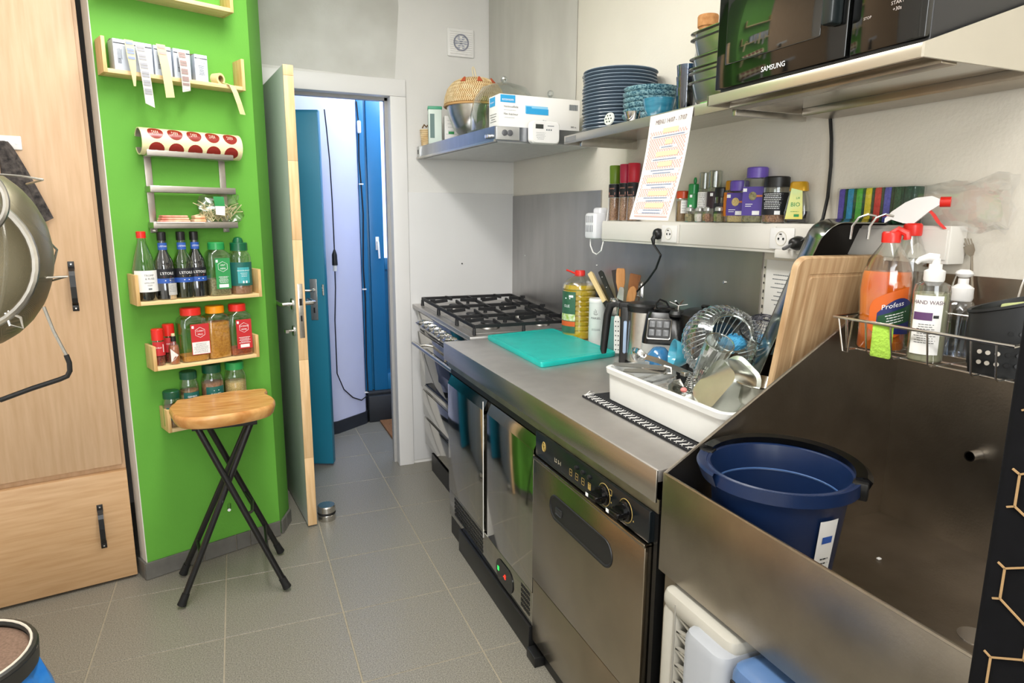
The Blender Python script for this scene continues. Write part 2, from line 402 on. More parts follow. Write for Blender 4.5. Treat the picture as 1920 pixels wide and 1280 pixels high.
# blue door leaf of the hallway
t = thing('blue_door', 'plain teal blue hallway door standing open behind the grey door', 'door', (.447, 3.745, 0), atan2(.38, -.925))
MB().rbox(.0, .86, -.035, .0, .012, 1.985, .004).rbox(.0, .86, .0, .014, .012, 1.972, .004).build('door_leaf', bluedoor, t)
pl_ = MB().rbox(.045, .085, .0135, .017, .86, 1.09, .003).build('handle_plate', steel, t)
MB().tube([(.065, .015, 1.03), (.065, .06, 1.03), (.075, .066, 1.03), (.185, .066, 1.03)], .0085, 10).build('door_handle', steel, pl_)
MB().box(.061, .069, .0165, .0185, .90, .93).build('keyhole', blackm, pl_)
MB().tube([(.012, .016, 1.0), (.012, .016, 1.06)], .006, 8).build('latch', steel, t)
# door stop
t = thing('door_stop', 'round brushed steel door stop weight on the floor by the door', 'door stop', (.318, 3.045, 0))
t.scale = (1, 1, 1.3)
MB().lathe([(.040, .0), (.0415, .003), (.0415, .022), (.039, .024)], 28).lathe([(.039, .031), (.0415, .033), (.0415, .052), (.038, .056), (0.001, .056)], 28).build('body', steel, t)
MB().lathe([(.0395, .023), (.0425, .0255), (.0425, .029), (.0395, .032)], 28).build('rubber_ring', rubber, t)

# ================================================================== CUPBOARD
ca = atan2(2.809-2.733, .465-.889+2*.0) if False else atan2(.076, .424)
t = thing('tall_cupboard', 'tall beech laminate cupboard with black pull handles left of the green wall', 'cupboard', (-.465, 2.809, 0), ca)
W_ = 1.12
MB().rbox(-W_, .012, .019, .36, .07, 2.75, .001).rbox(-W_, -.02, .03, .34, .0, .07, .001).build('carcass', beech, t)
MB().rbox(-W_, .0, -.0, .019, .478, 2.75, .0015).build('door', beech, t)
MB().rbox(-W_, .012, -.012, .019, .012, .455, .0015).build('drawer', beech_h, t)
def pull(z0, z1, parent, y):
    m = MB().rbox(-.010, .010, -.003, 0, z0, z0+.03, .001).rbox(-.010, .010, -.003, 0, z1-.03, z1, .001)
    zs = [z0+.022, z0+.034, z0+.05, (z0+z1)/2, z1-.05, z1-.034, z1-.022]; ys = [-.003, -.022, -.027, -.03, -.027, -.022, -.003]
    for i in range(6): m.slab((0, ys[i], zs[i]), (0, ys[i+1], zs[i+1]), .018, .018, .004)
    o = m.build('pull_handle', blackm, parent, loc=(-.089, y, 0))
    for z in (z0+.01, z1-.01): MB().lathe([(.003, 0), (.003, .0015)], 8, M=Matrix.Translation((0, -.003, z)) @ Matrix.Rotation(pi/2, 4, 'X')).build('screw', steel, o)
ch = {c.name.split('.')[0]: c for c in t.children}
pull(1.085, 1.265, ch['door'], 0); pull(.155, .335, ch['drawer'], -.012)
# white rail with cloth on the cupboard
rl = thing('hook_rail', 'white metal hook rail screwed to the tall beech cupboard door', 'hook rail', (-.465, 2.809, 0), ca)
MB().rbox(-.42, -.187, -.006, -.001, 1.645, 1.69, .002).build('rail', white, rl)
MB().lathe([(.005, 0), (.005, .002)], 10, M=Matrix.Translation((-.20, -.006, 1.668)) @ Matrix.Rotation(pi/2, 4, 'X')).build('screw', steel, rl)
MB().tube([(-.235, -.006, 1.66), (-.235, -.03, 1.655), (-.235, -.034, 1.67)], .004).build('hook', chrome, rl)
cm = MB(); n = 9; rows = 16
rings = []
for k in range(rows+1):
    z = 1.668-.25*k/rows; ww = .010+.045*(k/rows)**.7; cxx = -.235+.045*(k/rows); ring = []
    for i in range(24):
        a = 2*pi*i/24; fo = .012*sin(a*5+1)*(.3+k/rows)
        ring.append((cxx+(ww+fo)*cos(a), -.035+(.022+fo*.4)*sin(a), z+(.015*sin(a*3) if k == rows else 0)))
    rings.append(ring)
clm = mat('grey_check_cloth', '#1f1d1d', .95, 0, nscale=60, col2='#57504c', bump=.3, bscale=220)
t = thing('oven_cloth', 'dark grey checked cloth hanging from the rail behind the sieves', 'cloth', (-.465, 2.809, 0), ca)
MB().loft(rings).build('cloth', clm, t)
MB().slab((-.175, -.036, 1.43), (-.150, -.036, 1.36), .03, .016, .002).build('care_label', white, t)

# ================================================================== SIEVES on a post at the left
post = thing('rack_post', 'steel storage rack post with hooks just left of the frame', 'rack', (-.64, 1.6, 0))
MB().tube([(0, 0, 0), (0, 0, ZC-.005)], .012, 10).build('pole', steel, post)
for z in (1.60, 1.5, 1.42): MB().tube([(0.01, 0, z), (.12, 0, z), (.19, 0, z-.01), (.195, 0, z+.015)], .003, 6).build('hook', steel, post)
meshm = bpy.data.materials.new('woven_wire_mesh'); meshm.use_nodes = True
def wire_mesh_mat(m, sx, dens, colr):
    nt = m.node_tree; N = nt.nodes; L = nt.links; b = N['Principled BSDF']
    b.inputs['Base Color'].default_value = lin(colr); b.inputs['Metallic'].default_value = .8; b.inputs['Roughness'].default_value = .4
    tc = N.new('ShaderNodeTexCoord'); br = N.new('ShaderNodeTexBrick'); br.offset = 0
    br.inputs['Scale'].default_value = sx; br.inputs['Brick Width'].default_value = .5; br.inputs['Row Height'].default_value = .5
    br.inputs['Mortar Size'].default_value = dens; br.inputs['Mortar Smooth'].default_value = 0
    L.new(tc.outputs['UV'], br.inputs['Vector'])
    tr = N.new('ShaderNodeBsdfTransparent'); mx = N.new('ShaderNodeMixShader')
    L.new(br.outputs['Fac'], mx.inputs[0]); L.new(tr.outputs[0], mx.inputs[1]); L.new(b.outputs[0], mx.inputs[2])
    L.new(mx.outputs[0], N['Material Output'].inputs[0])
wire_mesh_mat(meshm, 60, .15, '#837c66')
def sieve(name, label, c, R, depth, nrm, rim, hand, meshr=.9, loops=True):
    """bowl sieve: rim circle centre c, opening looks along nrm"""
    nv = Vector(nrm).normalized(); q = nv.to_track_quat('Z', 'Y').to_matrix().to_4x4()
    M = Matrix.Translation(c) @ q
    t = thing(name, label, 'sieve', c); M = q
    prof = [(R*cos(a), -depth*sin(a)) for a in [pi/2*k/9 for k in range(9)]]+[(.004, -depth)]
    mb = MB().lathe(prof, 40, cap0=False, cap1=True, M=M); o = mb.build('mesh_bowl', meshm, t)
    uv = o.data.uv_layers.new(name='UVMap'); vs = mb.v
    Mi = M.inverted(); 
    for lp_ in o.data.loops:
        p = Mi @ o.data.vertices[lp_.vertex_index].co
        uv.data[lp_.index].uv = (p.x*6, p.y*6+p.z*3)
    MB().tube([(R*cos(2*pi*i/40), R*sin(2*pi*i/40), 0) for i in range(40)], rim, 8, True, M=M).build('rim', steel, t)
    return t, M
sieve_t, M = sieve('large_sieve', 'large deep wire mesh sieve hanging at the left edge', (-.50, 1.62, 1.345), .185, .14, (-.75, -.55, .12), .004, None)
MB().tube([(0, .185, 0), (0, .21, .004), (0, .235, 0)], .003, M=M).tube([(.09, .16, 0), (.06, .03, -.14), (.0, -.08, -.145), (-.06, -.14, -.06)], .0025, 6, M=M).build('strap', steel, sieve_t)
s2, M2 = sieve('round_sieve', 'medium mesh sieve with thick steel rim in front of the large one', tuple(at(-104, 490, y=1.36)), .122, .07, (.15, -1, .12), .0065, None)
MB().tube([(.115, -.0, 0), (.135, -.01, .002), (.15, 0, 0), (.135, .01, 0), (.115, .004, 0)], .0025, 6, M=M2 @ Matrix.Rotation(-.9, 4, 'Z')).build('hook_loop', steel, s2)
s3, M3 = sieve('small_sieve', 'small mesh strainer with white rim nearest the left edge', tuple(at(-78, 374, y=1.2)), .055, .04, (.15, -1, .1), .005, None)
MB().tube([(0.03, .01, .045), (.028, .03, .26)], .004).build('strainer_handle', steel, s3)
# wire whisk-like frame hooks
fr = thing('towel_bar', 'bent steel wire frame with black grip hanging below the sieves', 'wire rack', (0, 0, 0))
MB().tube([at(0, 520, y=1.55), at(60, 522, y=1.55), at(126, 518, y=1.55), at(98, 526, y=1.6), at(60, 528, y=1.6)], .0022, 6).build('wire', steel, fr)
MB().tube([at(0, 327, y=1.5), at(40, 330, y=1.5), at(80, 337, y=1.52), at(50, 345, y=1.6)], .0022, 6).build('wire', steel, fr)
pth = [at(82, 575, y=1.5), at(100, 620, y=1.5), at(124, 665, y=1.5), at(130, 680, y=1.5), at(131, 695, y=1.5), at(126, 705, y=1.5), at(112, 711, y=1.5), at(60, 728, y=1.5), at(0, 750, y=1.5)]
MB().tube(pth[:3], .003, 8).build('wire', steel, fr); MB().tube(pth[2:], .0048, 8).build('grip', black, fr)

# ================================================================== SHELVES ON THE GREEN WALL
gt = lambda name, label, cat, s, h, z, group=None, da=0: thing(name, label, cat, G(s, h, z), ANG+da, group)
def wood_shelf(label, s0, s1, z, dep=.10, up=.085, back=False, th=.014, ends=(1, 1)):
    t = gt('wooden_shelf', label, 'shelf', s0, 0, z)
    L_ = s1-s0
    MB().rbox(.012*ends[0], L_-.012*ends[1], -dep, -.001, 0, th, .001).build('board', pine, t)
    if ends[0]: MB().rbox(0, .012, -dep, -.001, 0, up, .001).build('end_board', pine_end, t)
    if ends[1]: MB().rbox(L_-.012, L_, -dep, -.001, 0, up, .001).build('end_board', pine_end, t)
    return t
wood_shelf('narrow pine shelf holding boxes of labels, high on the green wall', .008, .487, 1.905, up=.115, dep=.085)
wood_shelf('topmost pine shelf on the green wall, cut by the picture top', .02, .455, 2.176, up=.10)
wood_shelf('pine shelf with the vinegar bottles and green lidded jars', .034, .493, 1.106, up=.112)
wood_shelf('pine shelf with the red and orange lidded spice jars', .069, .466, .858, up=.093)
wood_shelf('lowest pine shelf behind the stool seat with green lidded jars', .098, .475, .612, up=.088)
S1T, S3T, S4T, S5T = 1.905+.014, 1.106+.014, .858+.014, .612+.014
# label dispenser boxes and strips
tape = mat('label_backing_paper', '#d9cd98', .55); tapew = mat('label_strip_white', '#cfcbc2', .5)
cols = ['#7f8fc0', '#9a9aa0', '#e79a94', '#9c7a76', '#777777']
bx = [(.043, .104, 0), (.107, .166, 0), (.169, .228, 0), (.233, .292, 0), (.305, .352, .0)]
cardw = mat('card_box_white', '#c3cad6', .5); cardd = mat('card_dark', '#54463a', .7)
bl = ['first label box on the shelf, with a short torn strip and blue prints', 'label box with the long grey printed strip', 'label box with a blank strip below pink prints', 'label box with the strip of reddish brown prints', 'label box with a square printed front beside the loose roll']
for i, (a, b, _) in enumerate(bx):
    t = gt('label_box', bl[i], 'box', (a+b)/2, .048, S1T, 'label dispenser boxes on the high shelf')
    hw = (b-a)/2-.001; H_ = .100 if i < 4 else .092
    bxm = MB().rbox(-hw, hw, -.034, .034, 0, H_, .001)
    bxm.build('carton', cardw, t)
    MB().rbox(-hw+.002, hw-.002, -.002, .034, H_, H_+.002, .001).add([(-hw, .034, H_), (hw, .034, H_), (hw-.008, .046, H_+.018), (-hw+.01, .046, H_+.014)], [(0, 1, 2, 3)]).build('flap', cardd, t)
    MB().add([(-hw+.001, -.0346, H_-.012), (hw-.001, -.0346, H_-.012), (hw-.001, -.0346, H_-.015), (-hw+.001, -.0346, H_-.015)], [(0, 1, 2, 3)]).build('printed_band', ink, t)
    its = []
    if i < 4:
        for k in range(30): its.append(('|', .0016, .0016, -hw+.012+.0022*(k % 5), .022+.0022*(k//5)*1.3))
        for k in range(5): its.append(('|', .001, .03+.004*(k % 3), -hw+.012+.003*k, .052))
    else:
        its += [('|', .03, .022, 0, .075)]
        lettering(t, its, flat(-.0346), mat('grey_print_block', '#b4b6ba', .6), 'printed_block'); its = small_print(-.012, .012, .02, .055, 7)
    lettering(t, its, flat(-.0347), ink)
def strip(parent_s, z0, z1, w0, w1, s_shift, m, pr, prc, cut=0, label='', y0=-.052):
    t = gt('label_strip', label, 'label strip', parent_s, .048, 0, 'label strips hanging from the boxes')
    mb = MB(); n = 14; vs = []
    for k in range(n+1):
        f_ = k/n; z = z0+(z1-z0)*f_; ww = w0+(w1-w0)*max(0, (f_-.35)/.65); x = s_shift*f_; y = y0+.0-.008*sin(f_*3)
        zz1 = z+(cut if k == n else 0)
        vs += [(x-ww/2, y, z), (x+ww/2, y, zz1)]
    fs = [(2*i, 2*i+1, 2*i+3, 2*i+2) for i in range(n)]
    # strip has paper thickness
    m2 = len(vs); vs2 = vs+[(x, y+.0006, z) for x, y, z in vs]
    fs2 = fs+[tuple(m2+i for i in f[::-1]) for f in fs]+[(2*i, 2*i+2, m2+2*i+2, m2+2*i) for i in range(n)]+[(2*i+1, m2+2*i+1, m2+2*i+3, 2*i+3) for i in range(n)]
    MB().add(vs2, fs2).build('paper', m, t, flat=True)
    its = []
    def fn(u, v):
        f_ = (v-z0)/(z1-z0); return (u+s_shift*f_, y0-.0015-.008*sin(f_*3), v)
    for z in pr: its.append(('|', w0*.8, .008, 0, z))
    if its: lettering(t, its, fn, mat('print_'+prc.strip('#'), prc, .6), 'printed_marks')
strip(.089, 2.017, 1.868, .027, .007, .006, tape, [2.006, 1.985, 1.975, 1.958], '#8894c0', label='short label strip tapering to a torn point, blue prints on top')
strip(.122, 2.013, 1.815, .029, .029, .016, tapew, [2.0, 1.99, 1.972, 1.962, 1.944, 1.934, 1.916, 1.906, 1.888, 1.878, 1.860, 1.85], '#9d9da3', -.012, label='longest label strip with rows of grey prints down its length')
strip(.189, 2.020, 1.842, .029, .029, .018, tape, [2.010, 1.990], '#e59a94', .004, label='blank cream label strip with pink prints only at its top')
strip(.256, 2.012, 1.868, .028, .028, .008, tapew, [2.0, 1.99, 1.972, 1.962, 1.944, 1.934, 1.918, 1.910, 1.896], '#9b8480', .008, label='label strip with reddish brown prints ending just under the shelf')
t = gt('tape_roll', 'loose roll of cream label tape unrolling over the shelf edge', 'tape roll', .396, .05, S1T+.021, None)
Rr = Matrix.Rotation(radians(25), 4, 'Z') @ Matrix.Rotation(pi/2, 4, 'X')
MB().lathe([(.021, -.016), (.021, .016), (.013, .016), (.013, -.016), (.021, -.016)], 24, cap0=False, cap1=False, M=Rr).build('roll', tape, t)
MB().lathe([(.013, -.0165), (.013, .0165), (.011, .0165), (.011, -.0165), (.013, -.0165)], 20, cap0=False, cap1=False, M=Rr).build('cardboard_core', mat('cardboard', '#8f7346', .8), t)
pa = [(.018, -.012, -.012), (.026, -.03, -.019), (.034, -.045, -.024), (.04, -.058, -.05), (.05, -.064, -.09), (.062, -.06, -.128)]
mm = MB(); vs = []
for x, y, z in pa: vs += [(x-.011, y-.004, z), (x+.013, y+.004, z), (x+.013, y+.0048, z), (x-.011, y-.0032, z)]
mm.loft([vs[i*4:i*4+4] for i in range(len(pa))]).build('tail', tape, t, flat=True)
# brushed steel wall rack
t = gt('steel_rack', 'three tier brushed steel wall rack on the green wall', 'rack', .12, 0, 0)
rk = mat('rack_steel', '#c4beb8', .35, 1, .04, 40, (1, .1, 1))
for x in (.006, .272):
    MB().rbox(x, x+.024, -.006, -.001, 1.365, 1.66, .001).build('upright', rk, t)
    MB().lathe([(.005, 0), (.005, .003)], 10, M=Matrix.Translation((x+.012, -.006, 1.372)) @ Matrix.Rotation(pi/2, 4, 'X')).build('screw', chrome, t)
for z in (1.640, 1.512, 1.382):
    MB().rbox(0, .305, -.075, -.072, z, z+.024, .001).rbox(0, .305, -.075, -.0065, z, z+.003, .001).build('shelf_tray', rk, t)
    for x in (0, .302): MB().rbox(x, x+.003, -.072, -.0065, z+.003, z+.022, .001).build('side_lip', rk, t)
MB().rbox(.003, .302, -.072, -.0065, 1.3975, 1.4015, .001).build('shelf_plate', rk, t)
# sticker roll
t = gt('sticker_roll', 'wide roll of cream stickers with dark red round seals on the steel rack', 'sticker roll', .105, .038, 1.692)
RY = Matrix.Rotation(pi/2, 4, 'Y')
rad = .048
MB().lathe([(rad, 0), (rad, .355), (rad-.004, .355), (rad-.004, 0), (rad, 0)], 40, cap0=False, cap1=False, M=RY).build('paper_roll', mat('sticker_backing', '#efe6b4', .35), t)
MB().lathe([(rad-.0045, .002), (rad-.0045, .353)], 30, cap0=False, cap1=False, M=RY).build('core', mat('core_grey', '#8d8675', .8), t)
st = MB(); st2 = MB()
for k in range(5):
    for row, (a0, b) in enumerate(((2.45, st), (1.15, st), (3.75, st))):
        cu = .048+k*.066
        n = 20; vs = []
        R_ = rad+.0006
        for i in range(n):
            u = cu+.026*cos(2*pi*i/n); a = a0+.026/R_*sin(2*pi*i/n)
            vs.append((u, R_*cos(a), R_*sin(a)))
        cvt = (cu, R_*cos(a0)*1.0, R_*sin(a0)*1.0)
        # ring subdivided so the disc hugs the roll
        rings = []
        for q_ in (1, .66, .33):
            rings.append([(cu+.026*q_*cos(2*pi*i/n), R_*cos(a0+.026*q_/R_*sin(2*pi*i/n)), R_*sin(a0+.026*q_/R_*sin(2*pi*i/n))) for i in range(n)])
        b.loft(rings, cap0=False, cap1=True)
st.build('round_sticker', mat('sticker_red', '#8a2a22', .25), t)
its = []
for k in range(5):
    for j in range(4): its.append(('|', .0025, .016-.003*(j % 2), .038+k*.066+j*.006, 2.45*rad+.0))
lettering(t, its, lambda u, v: (u, (rad+.0012)*cos(v/rad), (rad+.0012)*sin(v/rad)), mat('sticker_print', '#e0b8a8', .4), 'printed_marks')
# things on the rack's bottom tray
pz = 1.402
tag(MB().rbox(.0, .17, -.098, -.01, 0, .003, .002).build('paper_sheet', paper, None, loc=G(.128, -.01, pz), rot=(0, 0, ANG)), 'white folded paper sheets lying under the red packets on the rack', 'paper')
pk = mat('packet_red', '#c5524a', .45, 0, nscale=18, col2='#eec2a4'); pk2 = mat('packet_cream', '#ecd2b4', .45, 0, nscale=25, col2='#e39a6a')
def packet(name, label, s, w_, h_, m, n=3):
    t = gt(name, label, 'packet', s, .048, pz+.003)
    for k in range(n):
        z = k*h_/n
        MB().rbox(-w_/2+.004*k, w_/2-.003*k, -.026+.002*k, .026, z, z+h_/n*.93, .004).build('sachet', m, t)
packet('seasoning_packet', 'flat stack of red and cream sachets on the rack', .197, .105, .026, pk)
packet('sugar_packet', 'small cream and orange packet beside the noodle bag on the rack', .285, .045, .026, pk2, 2)
t = gt('noodle_bag', 'crumpled clear bag of dried noodles with green and white label on the rack', 'noodles', .365, .046, pz+.002)
ndl = MB()
for k in range(70):
    x0 = random.uniform(-.06, .05); z0 = random.uniform(.003, .03); x1 = x0+random.uniform(-.05, .06); z1 = z0+random.uniform(0, .055)
    ndl.tube([(max(-.075, x0), random.uniform(-.022, .02), z0), ((x0+x1)/2, random.uniform(-.028, .02), (z0+z1)/2+.012), (min(.085, x1), random.uniform(-.022, .02), min(.09, z1))], .0016, 4)
ndl.build('noodles', mat('rice_noodle', '#ded2a6', .6), t, stuff=True)
rings = []
for k in range(8):
    f_ = k/7; ring = []
    for i in range(28):
        a = 2*pi*i/28; wv = 1+.10*sin(5*a+k)+.07*sin(9*a+2*k)
        ring.append((.005+(.085-.03*abs(f_-.4))*cos(a)*wv, (.03*(1-abs(2*f_-1)**2*.7)+.003)*sin(a)*wv, .002+.105*f_+.006*sin(4*a)))
    rings.append(ring)
MB().loft(rings).build('plastic_bag', glass('bag_film', '#f7f7f2', .10, .12, .35), t)
MB().loft([[(-.03+.002*k, -.034-.003*sin(k), .098-.018*k), (.008+.002*k, -.036-.003*cos(k), .098-.018*k)] for k in range(3)], False, False, closed=False).build('green_label', P_green, t)
MB().loft([[(-.026+.001*k, -.035-.003*cos(k), .062-.016*k), (.012-.001*k, -.036+.002*sin(k), .062-.018*k)] for k in range(3)], False, False, closed=False).build('white_label', paper, t)

# ================================================================== JARS AND BOTTLES
def fillmat(name, a, b, sc_=150): return mat(name, a, .8, 0, nscale=sc_, col2=b, bump=.3)
F_cumin = fillmat('fill_cumin', '#8a7444', '#c9b07a'); F_herb = fillmat('fill_herb', '#6f6a48', '#a39b74')
F_curry = fillmat('fill_curry', '#b8791c', '#d59a3a'); F_paprika = fillmat('fill_paprika', '#8e3a17', '#b4562a')
F_nut = fillmat('fill_nutmeg', '#8c5f42', '#a87a58'); F_seeds = fillmat('fill_seeds', '#b79a5e', '#e0c98e', 220)
F_pepper = fillmat('fill_peppercorn', '#6b4838', '#c79a7c', 260); F_salt = fillmat('fill_salt', '#cfc8bc', '#ece8e0', 200)
F_chilli = fillmat('fill_chilli', '#3c1c18', '#a33a2c', 200); F_ras = fillmat('fill_ras', '#7a5a3a', '#a08058')
L_dark = mat('liquid_dark', '#1a0c0a', .15); L_yel = glass('liquid_pale', '#c8c478', .05, .05, .3)
def ring_sq(w_, d, r, z, n=4, cx=0, cy=0): return [(x+cx, y+cy, z) for x, y in rr(-w_/2, w_/2, -d/2, d/2, r, n)]
def jar(name, label, loc, rz, w_, h, lidm, lid_h=.018, lid_w=None, sq=False, d=None, neck=None, fill=.6, fm=None, labels=(), group=None, body=None, lid_top=None, cat='jar', parts_lid='lid', sh=.18):
    """labels: (z0,z1,material,half angle or half width,[items],ink)"""
    t = thing(name, label, cat, loc, rz, group); d = d or w_; bm_ = body or clearp
    bh = h-lid_h; lw = lid_w or w_*.78; nk = lw*.46
    n_ = 24
    mb = MB()
    if sq:
        r = min(w_, d)*.22
        R = [ring_sq(w_*.94, d*.94, r, 0), ring_sq(w_, d, r, .004), ring_sq(w_, d, r, bh*(1-sh)), ring_sq(w_*.93, d*.93, r, bh*(1-sh*.5)), ring_sq(nk*2.02, nk*2.02, nk, bh*(1-sh*.15)), ring_sq(nk*2, nk*2, nk, bh)]
        mb.loft(R, cap1=False)
    else:
        mb.lathe([(w_*.46, 0), (w_*.5, .004), (w_*.5, bh*(1-sh)), (w_*.47, bh*(1-sh*.6)), (nk, bh*(1-sh*.2)), (nk, bh)], n_, cap1=False)
    mb.build('body', bm_, t)
    if fm:
        fb = MB(); hz = bh*(1-sh)*fill+.003; g = .0022
        if sq: fb.loft([ring_sq(w_*.94-2*g, d*.94-2*g, r, .002), ring_sq(w_-2*g, d-2*g, r, .005), ring_sq(w_-2*g, d-2*g, r, hz)])
        else: fb.lathe([(w_*.46-g, .002), (w_*.5-g, .005), (w_*.5-g, hz)], n_)
        fb.build('contents', fm, t)
    lb = MB()
    lb.lathe([(lw/2, bh-.004), (lw/2, h-.003), (lw/2-.003, h)], 28)
    if lid_top: lid_top(lb, h, lw)
    lb.build(parts_lid, lidm, t)
    for lb_ in labels:
        z0, z1, m = lb_[:3]; items, im = lb_[-2:]; ha = lb_[-3]; a0_ = lb_[3] if len(lb_) == 7 else -ha
        if sq: o = MB().box(-ha, ha, -d/2-.0012, -d/2-.0006, z0, z1).build('paper_label', m, t); fn = flat(-d/2-.0018)
        else: o = MB().arc(w_/2+.0008, z0, z1, a0_, ha, 14).build('paper_label', m, t); fn = cyl(w_/2+.0016)
        if items: lettering(o, items, fn, im or whiteink)
    return t
def bottle(name, label, loc, rz, prof, m, n=28, cap=None, fill=None, labels=(), group=None, cat='bottle', sy=1):
    t = thing(name, label, cat, loc, rz, group)
    MB().lathe(prof, n, cap1=False, sy=sy).build('body', m, t)
    if fill:
        fz, fm = fill; pr = [(max(.001, r-.0025), z+.002 if z == 0 else z) for r, z in prof if z < fz]
        # radius at fz
        for (r0, z0), (r1, z1) in zip(prof, prof[1:]):
            if z0 <= fz <= z1 and z1 > z0: pr.append((r0+(r1-r0)*(fz-z0)/(z1-z0)-.0025, fz)); break
        MB().lathe(pr, n, sy=sy).build('contents', fm, t)
    if cap:
        cm_, cz0, cz1, cr = cap
        MB().lathe([(cr, cz0), (cr, cz1-.002), (cr-.002, cz1)], 20).build('cap', cm_, t)
    for it in labels:
        z0, z1, m2, a0, a1, items, im, r = it
        o = MB().arc(r+.0008, z0, z1, a0, a1, 16, sy).build('paper_label', m2, t)
        if items: lettering(o, items, cyl(r+.0016, sy), im or whiteink)
    return t
def g(s, h, z): return G(s, h, z)
# --- shelf with vinegar bottles
gl_apple = glass('cider_bottle_glass', '#dfe8d4', .06, .04)
bottle('cider_vinegar_bottle', 'clear tapered bottle with red cap and white paper label at the shelf left', g(.079, .055, S3T), ANG, [(.038, 0), (.041, .004), (.041, .115), (.030, .165), (.016, .21), (.0135, .235)], gl_apple, cap=(red, .228, .252, .016), fill=(.034, L_dark),
       labels=[(.034, .112, paper, -1.15, 1.15, [('TROMP', .010, .004, .094), ('& RUEB', .010, .006, .082), ('APPELCIDER', .0065, .004, .067), ('AZIJN', .0065, .004, .058)]+[('|', .012, .006, .004, .045)], greyink, .041)])
dkg = glass('dark_bottle_glass', '#2a1c18', .10, .04, .5)
def etoile(label, s, h, dark, acc, fm, rr_=0):
    t = bottle('vinegar_bottle', label, g(s, h, S3T), ANG+rr_, [(.031, 0), (.0345, .004), (.0345, .12), (.031, .145), (.016, .178), (.013, .20), (.0135, .243)], dark, fill=(.10, fm),
       cap=(black, .218, .25, .0155), group=None,
       labels=[(.062, .115, P_black, -1.2, 1.2, [("L'ETOILE", .0135, 0, .098, .95)], whiteink, .0345), (.062, .080, P_blue, -1.25, 1.25, [('|', .02, .003, 0, .072)], whiteink, .035), (.184, .21, P_blue, -1.4, 1.4, [("L'ETOILE", .008, .0, .197)], whiteink, .0155)])
    o = MB(); a = .0358
    o.add([(a*sin(u/a), -a*cos(u/a), v) for u, v in ((-.014, .088), (.014, .088), (0, .064))], [(0, 1, 2)]).build('label_triangle', mat('tri_'+acc.strip('#'), acc, .5), t)
    return t
redg = glass('red_wine_glass', '#1f0f0d', .12, .04, .5); palg = glass('pale_bottle_glass', '#d6dca0', .08, .04, .5)
etoile('dark vinegar bottle with a reddish label, second from the shelf left', .145, .060, redg, '#a04050', L_dark)
etoile('pale glass vinegar bottle with yellow triangle label in the shelf middle', .212, .058, palg, '#e2cc8a', L_yel)
etoile('dark vinegar bottle with pink triangle label behind the pale one', .264, .044, redg, '#d65c5c', L_dark, .1)
bottle('miniature_bottle', 'small clear bottle with grey label in front of the dark vinegar bottle', g(.158, .082, S3T), ANG, [(.017, 0), (.0175, .003), (.0175, .060), (.015, .066), (.014, .075)], clear, cap=(glass('clear_cap', '#e8e8e4', .12, .1), .07, .082, .0155), fill=(.022, fillmat('fill_mini', '#caa26c', '#e4cfa4')),
       labels=[(.018, .062, mat('mini_label', '#b9b8b2', .5), -1.3, 1.3, small_print(-.012, .012, .03, .058, 5), greyink, .0175)])
sq_items = lambda c1, c2: [(c1, .009, 0, .125), (c2, .009, 0, .115)]
def flask(label, s, h, z, w_, hh, lidm, fm, fill, lm, title, group=None, rz=0, white=False, side=0):
    t = jar('spice_flask', label, g(s, h, z), ANG+rz, w_, hh, lidm, .024, w_*.74, True, w_*.86, fill=fill, fm=fm, labels=[], group=group)
    d = w_*.86; bh = hh-.024
    o = MB().box(-w_*.30+side, w_*.38+side, -d/2-.0012, -d/2-.0006, .028, bh*.80).build('paper_label', lm, t)
    u = w_*.04+side
    hexa = [(u+.020*cos(pi/6+k*pi/3), bh*.62+.020*sin(pi/6+k*pi/3)) for k in range(6)]
    MB().tube([(x, -d/2-.0018, z_) for x, z_ in hexa], .0007, 4, True).build('emblem_ring', whiteink, o)
    lettering(o, [(title[0], .0085, u, bh*.65), (title[1], .0085, u, bh*.58), ('|', .008, .010, u-w_*.26, bh*.74)], flat(-d/2-.0019), whiteink)
    if white: 
        MB().box(-w_*.28+side, w_*.36+side, -d/2-.0016, -d/2-.0013, .030, bh*.42).build('white_panel', paper, o)
        lettering(o, small_print(-w_*.24+side, w_*.32+side, .034, bh*.40, 9), flat(-d/2-.0021), greyink, 'small_print')
    else:
        lettering(o, small_print(-w_*.22+side, w_*.30+side, .05, bh*.42, 5, .002), flat(-d/2-.0021), whiteink, 'small_print')
        MB().box(u-.018, u+.018, -d/2-.0018, -d/2-.0014, .033, .046).build('barcode_panel', paper, o)
    return t
flask('square spice flask with bright green lid and green label on the bottle shelf', .34, .055, S3T, .083, .208, mat('lid_green', '#27914c', .3), F_herb, .42, P_green, ('VERT', 'HERB'), side=.004)
def flip(lb, h, lw):
    lb.lathe([(lw*.30, h-.001), (lw*.30, h+.006), (lw*.22, h+.018), (lw*.1, h+.022)], 16, cy=.004)
jar('nutmeg_jar', 'large round jar with dark green flip lid and teal label at the shelf right', g(.428, .055, S3T), ANG, .086, .205, mat('lid_dark_green', '#0f5a38', .3), .028, .066, fill=.30, fm=F_nut, lid_top=flip,
    labels=[(.035, .128, P_teal, -1.45, 1.45, [], None), (.045, .108, mat('teal_light_label', '#3fa3a8', .5), -.6, .5, [('NOOTMUSKAAT', .0068, -.002, .095)]+small_print(-.018, .014, .07, .088, 3)+[('|', .018, .009, .0, .05)], whiteink)])
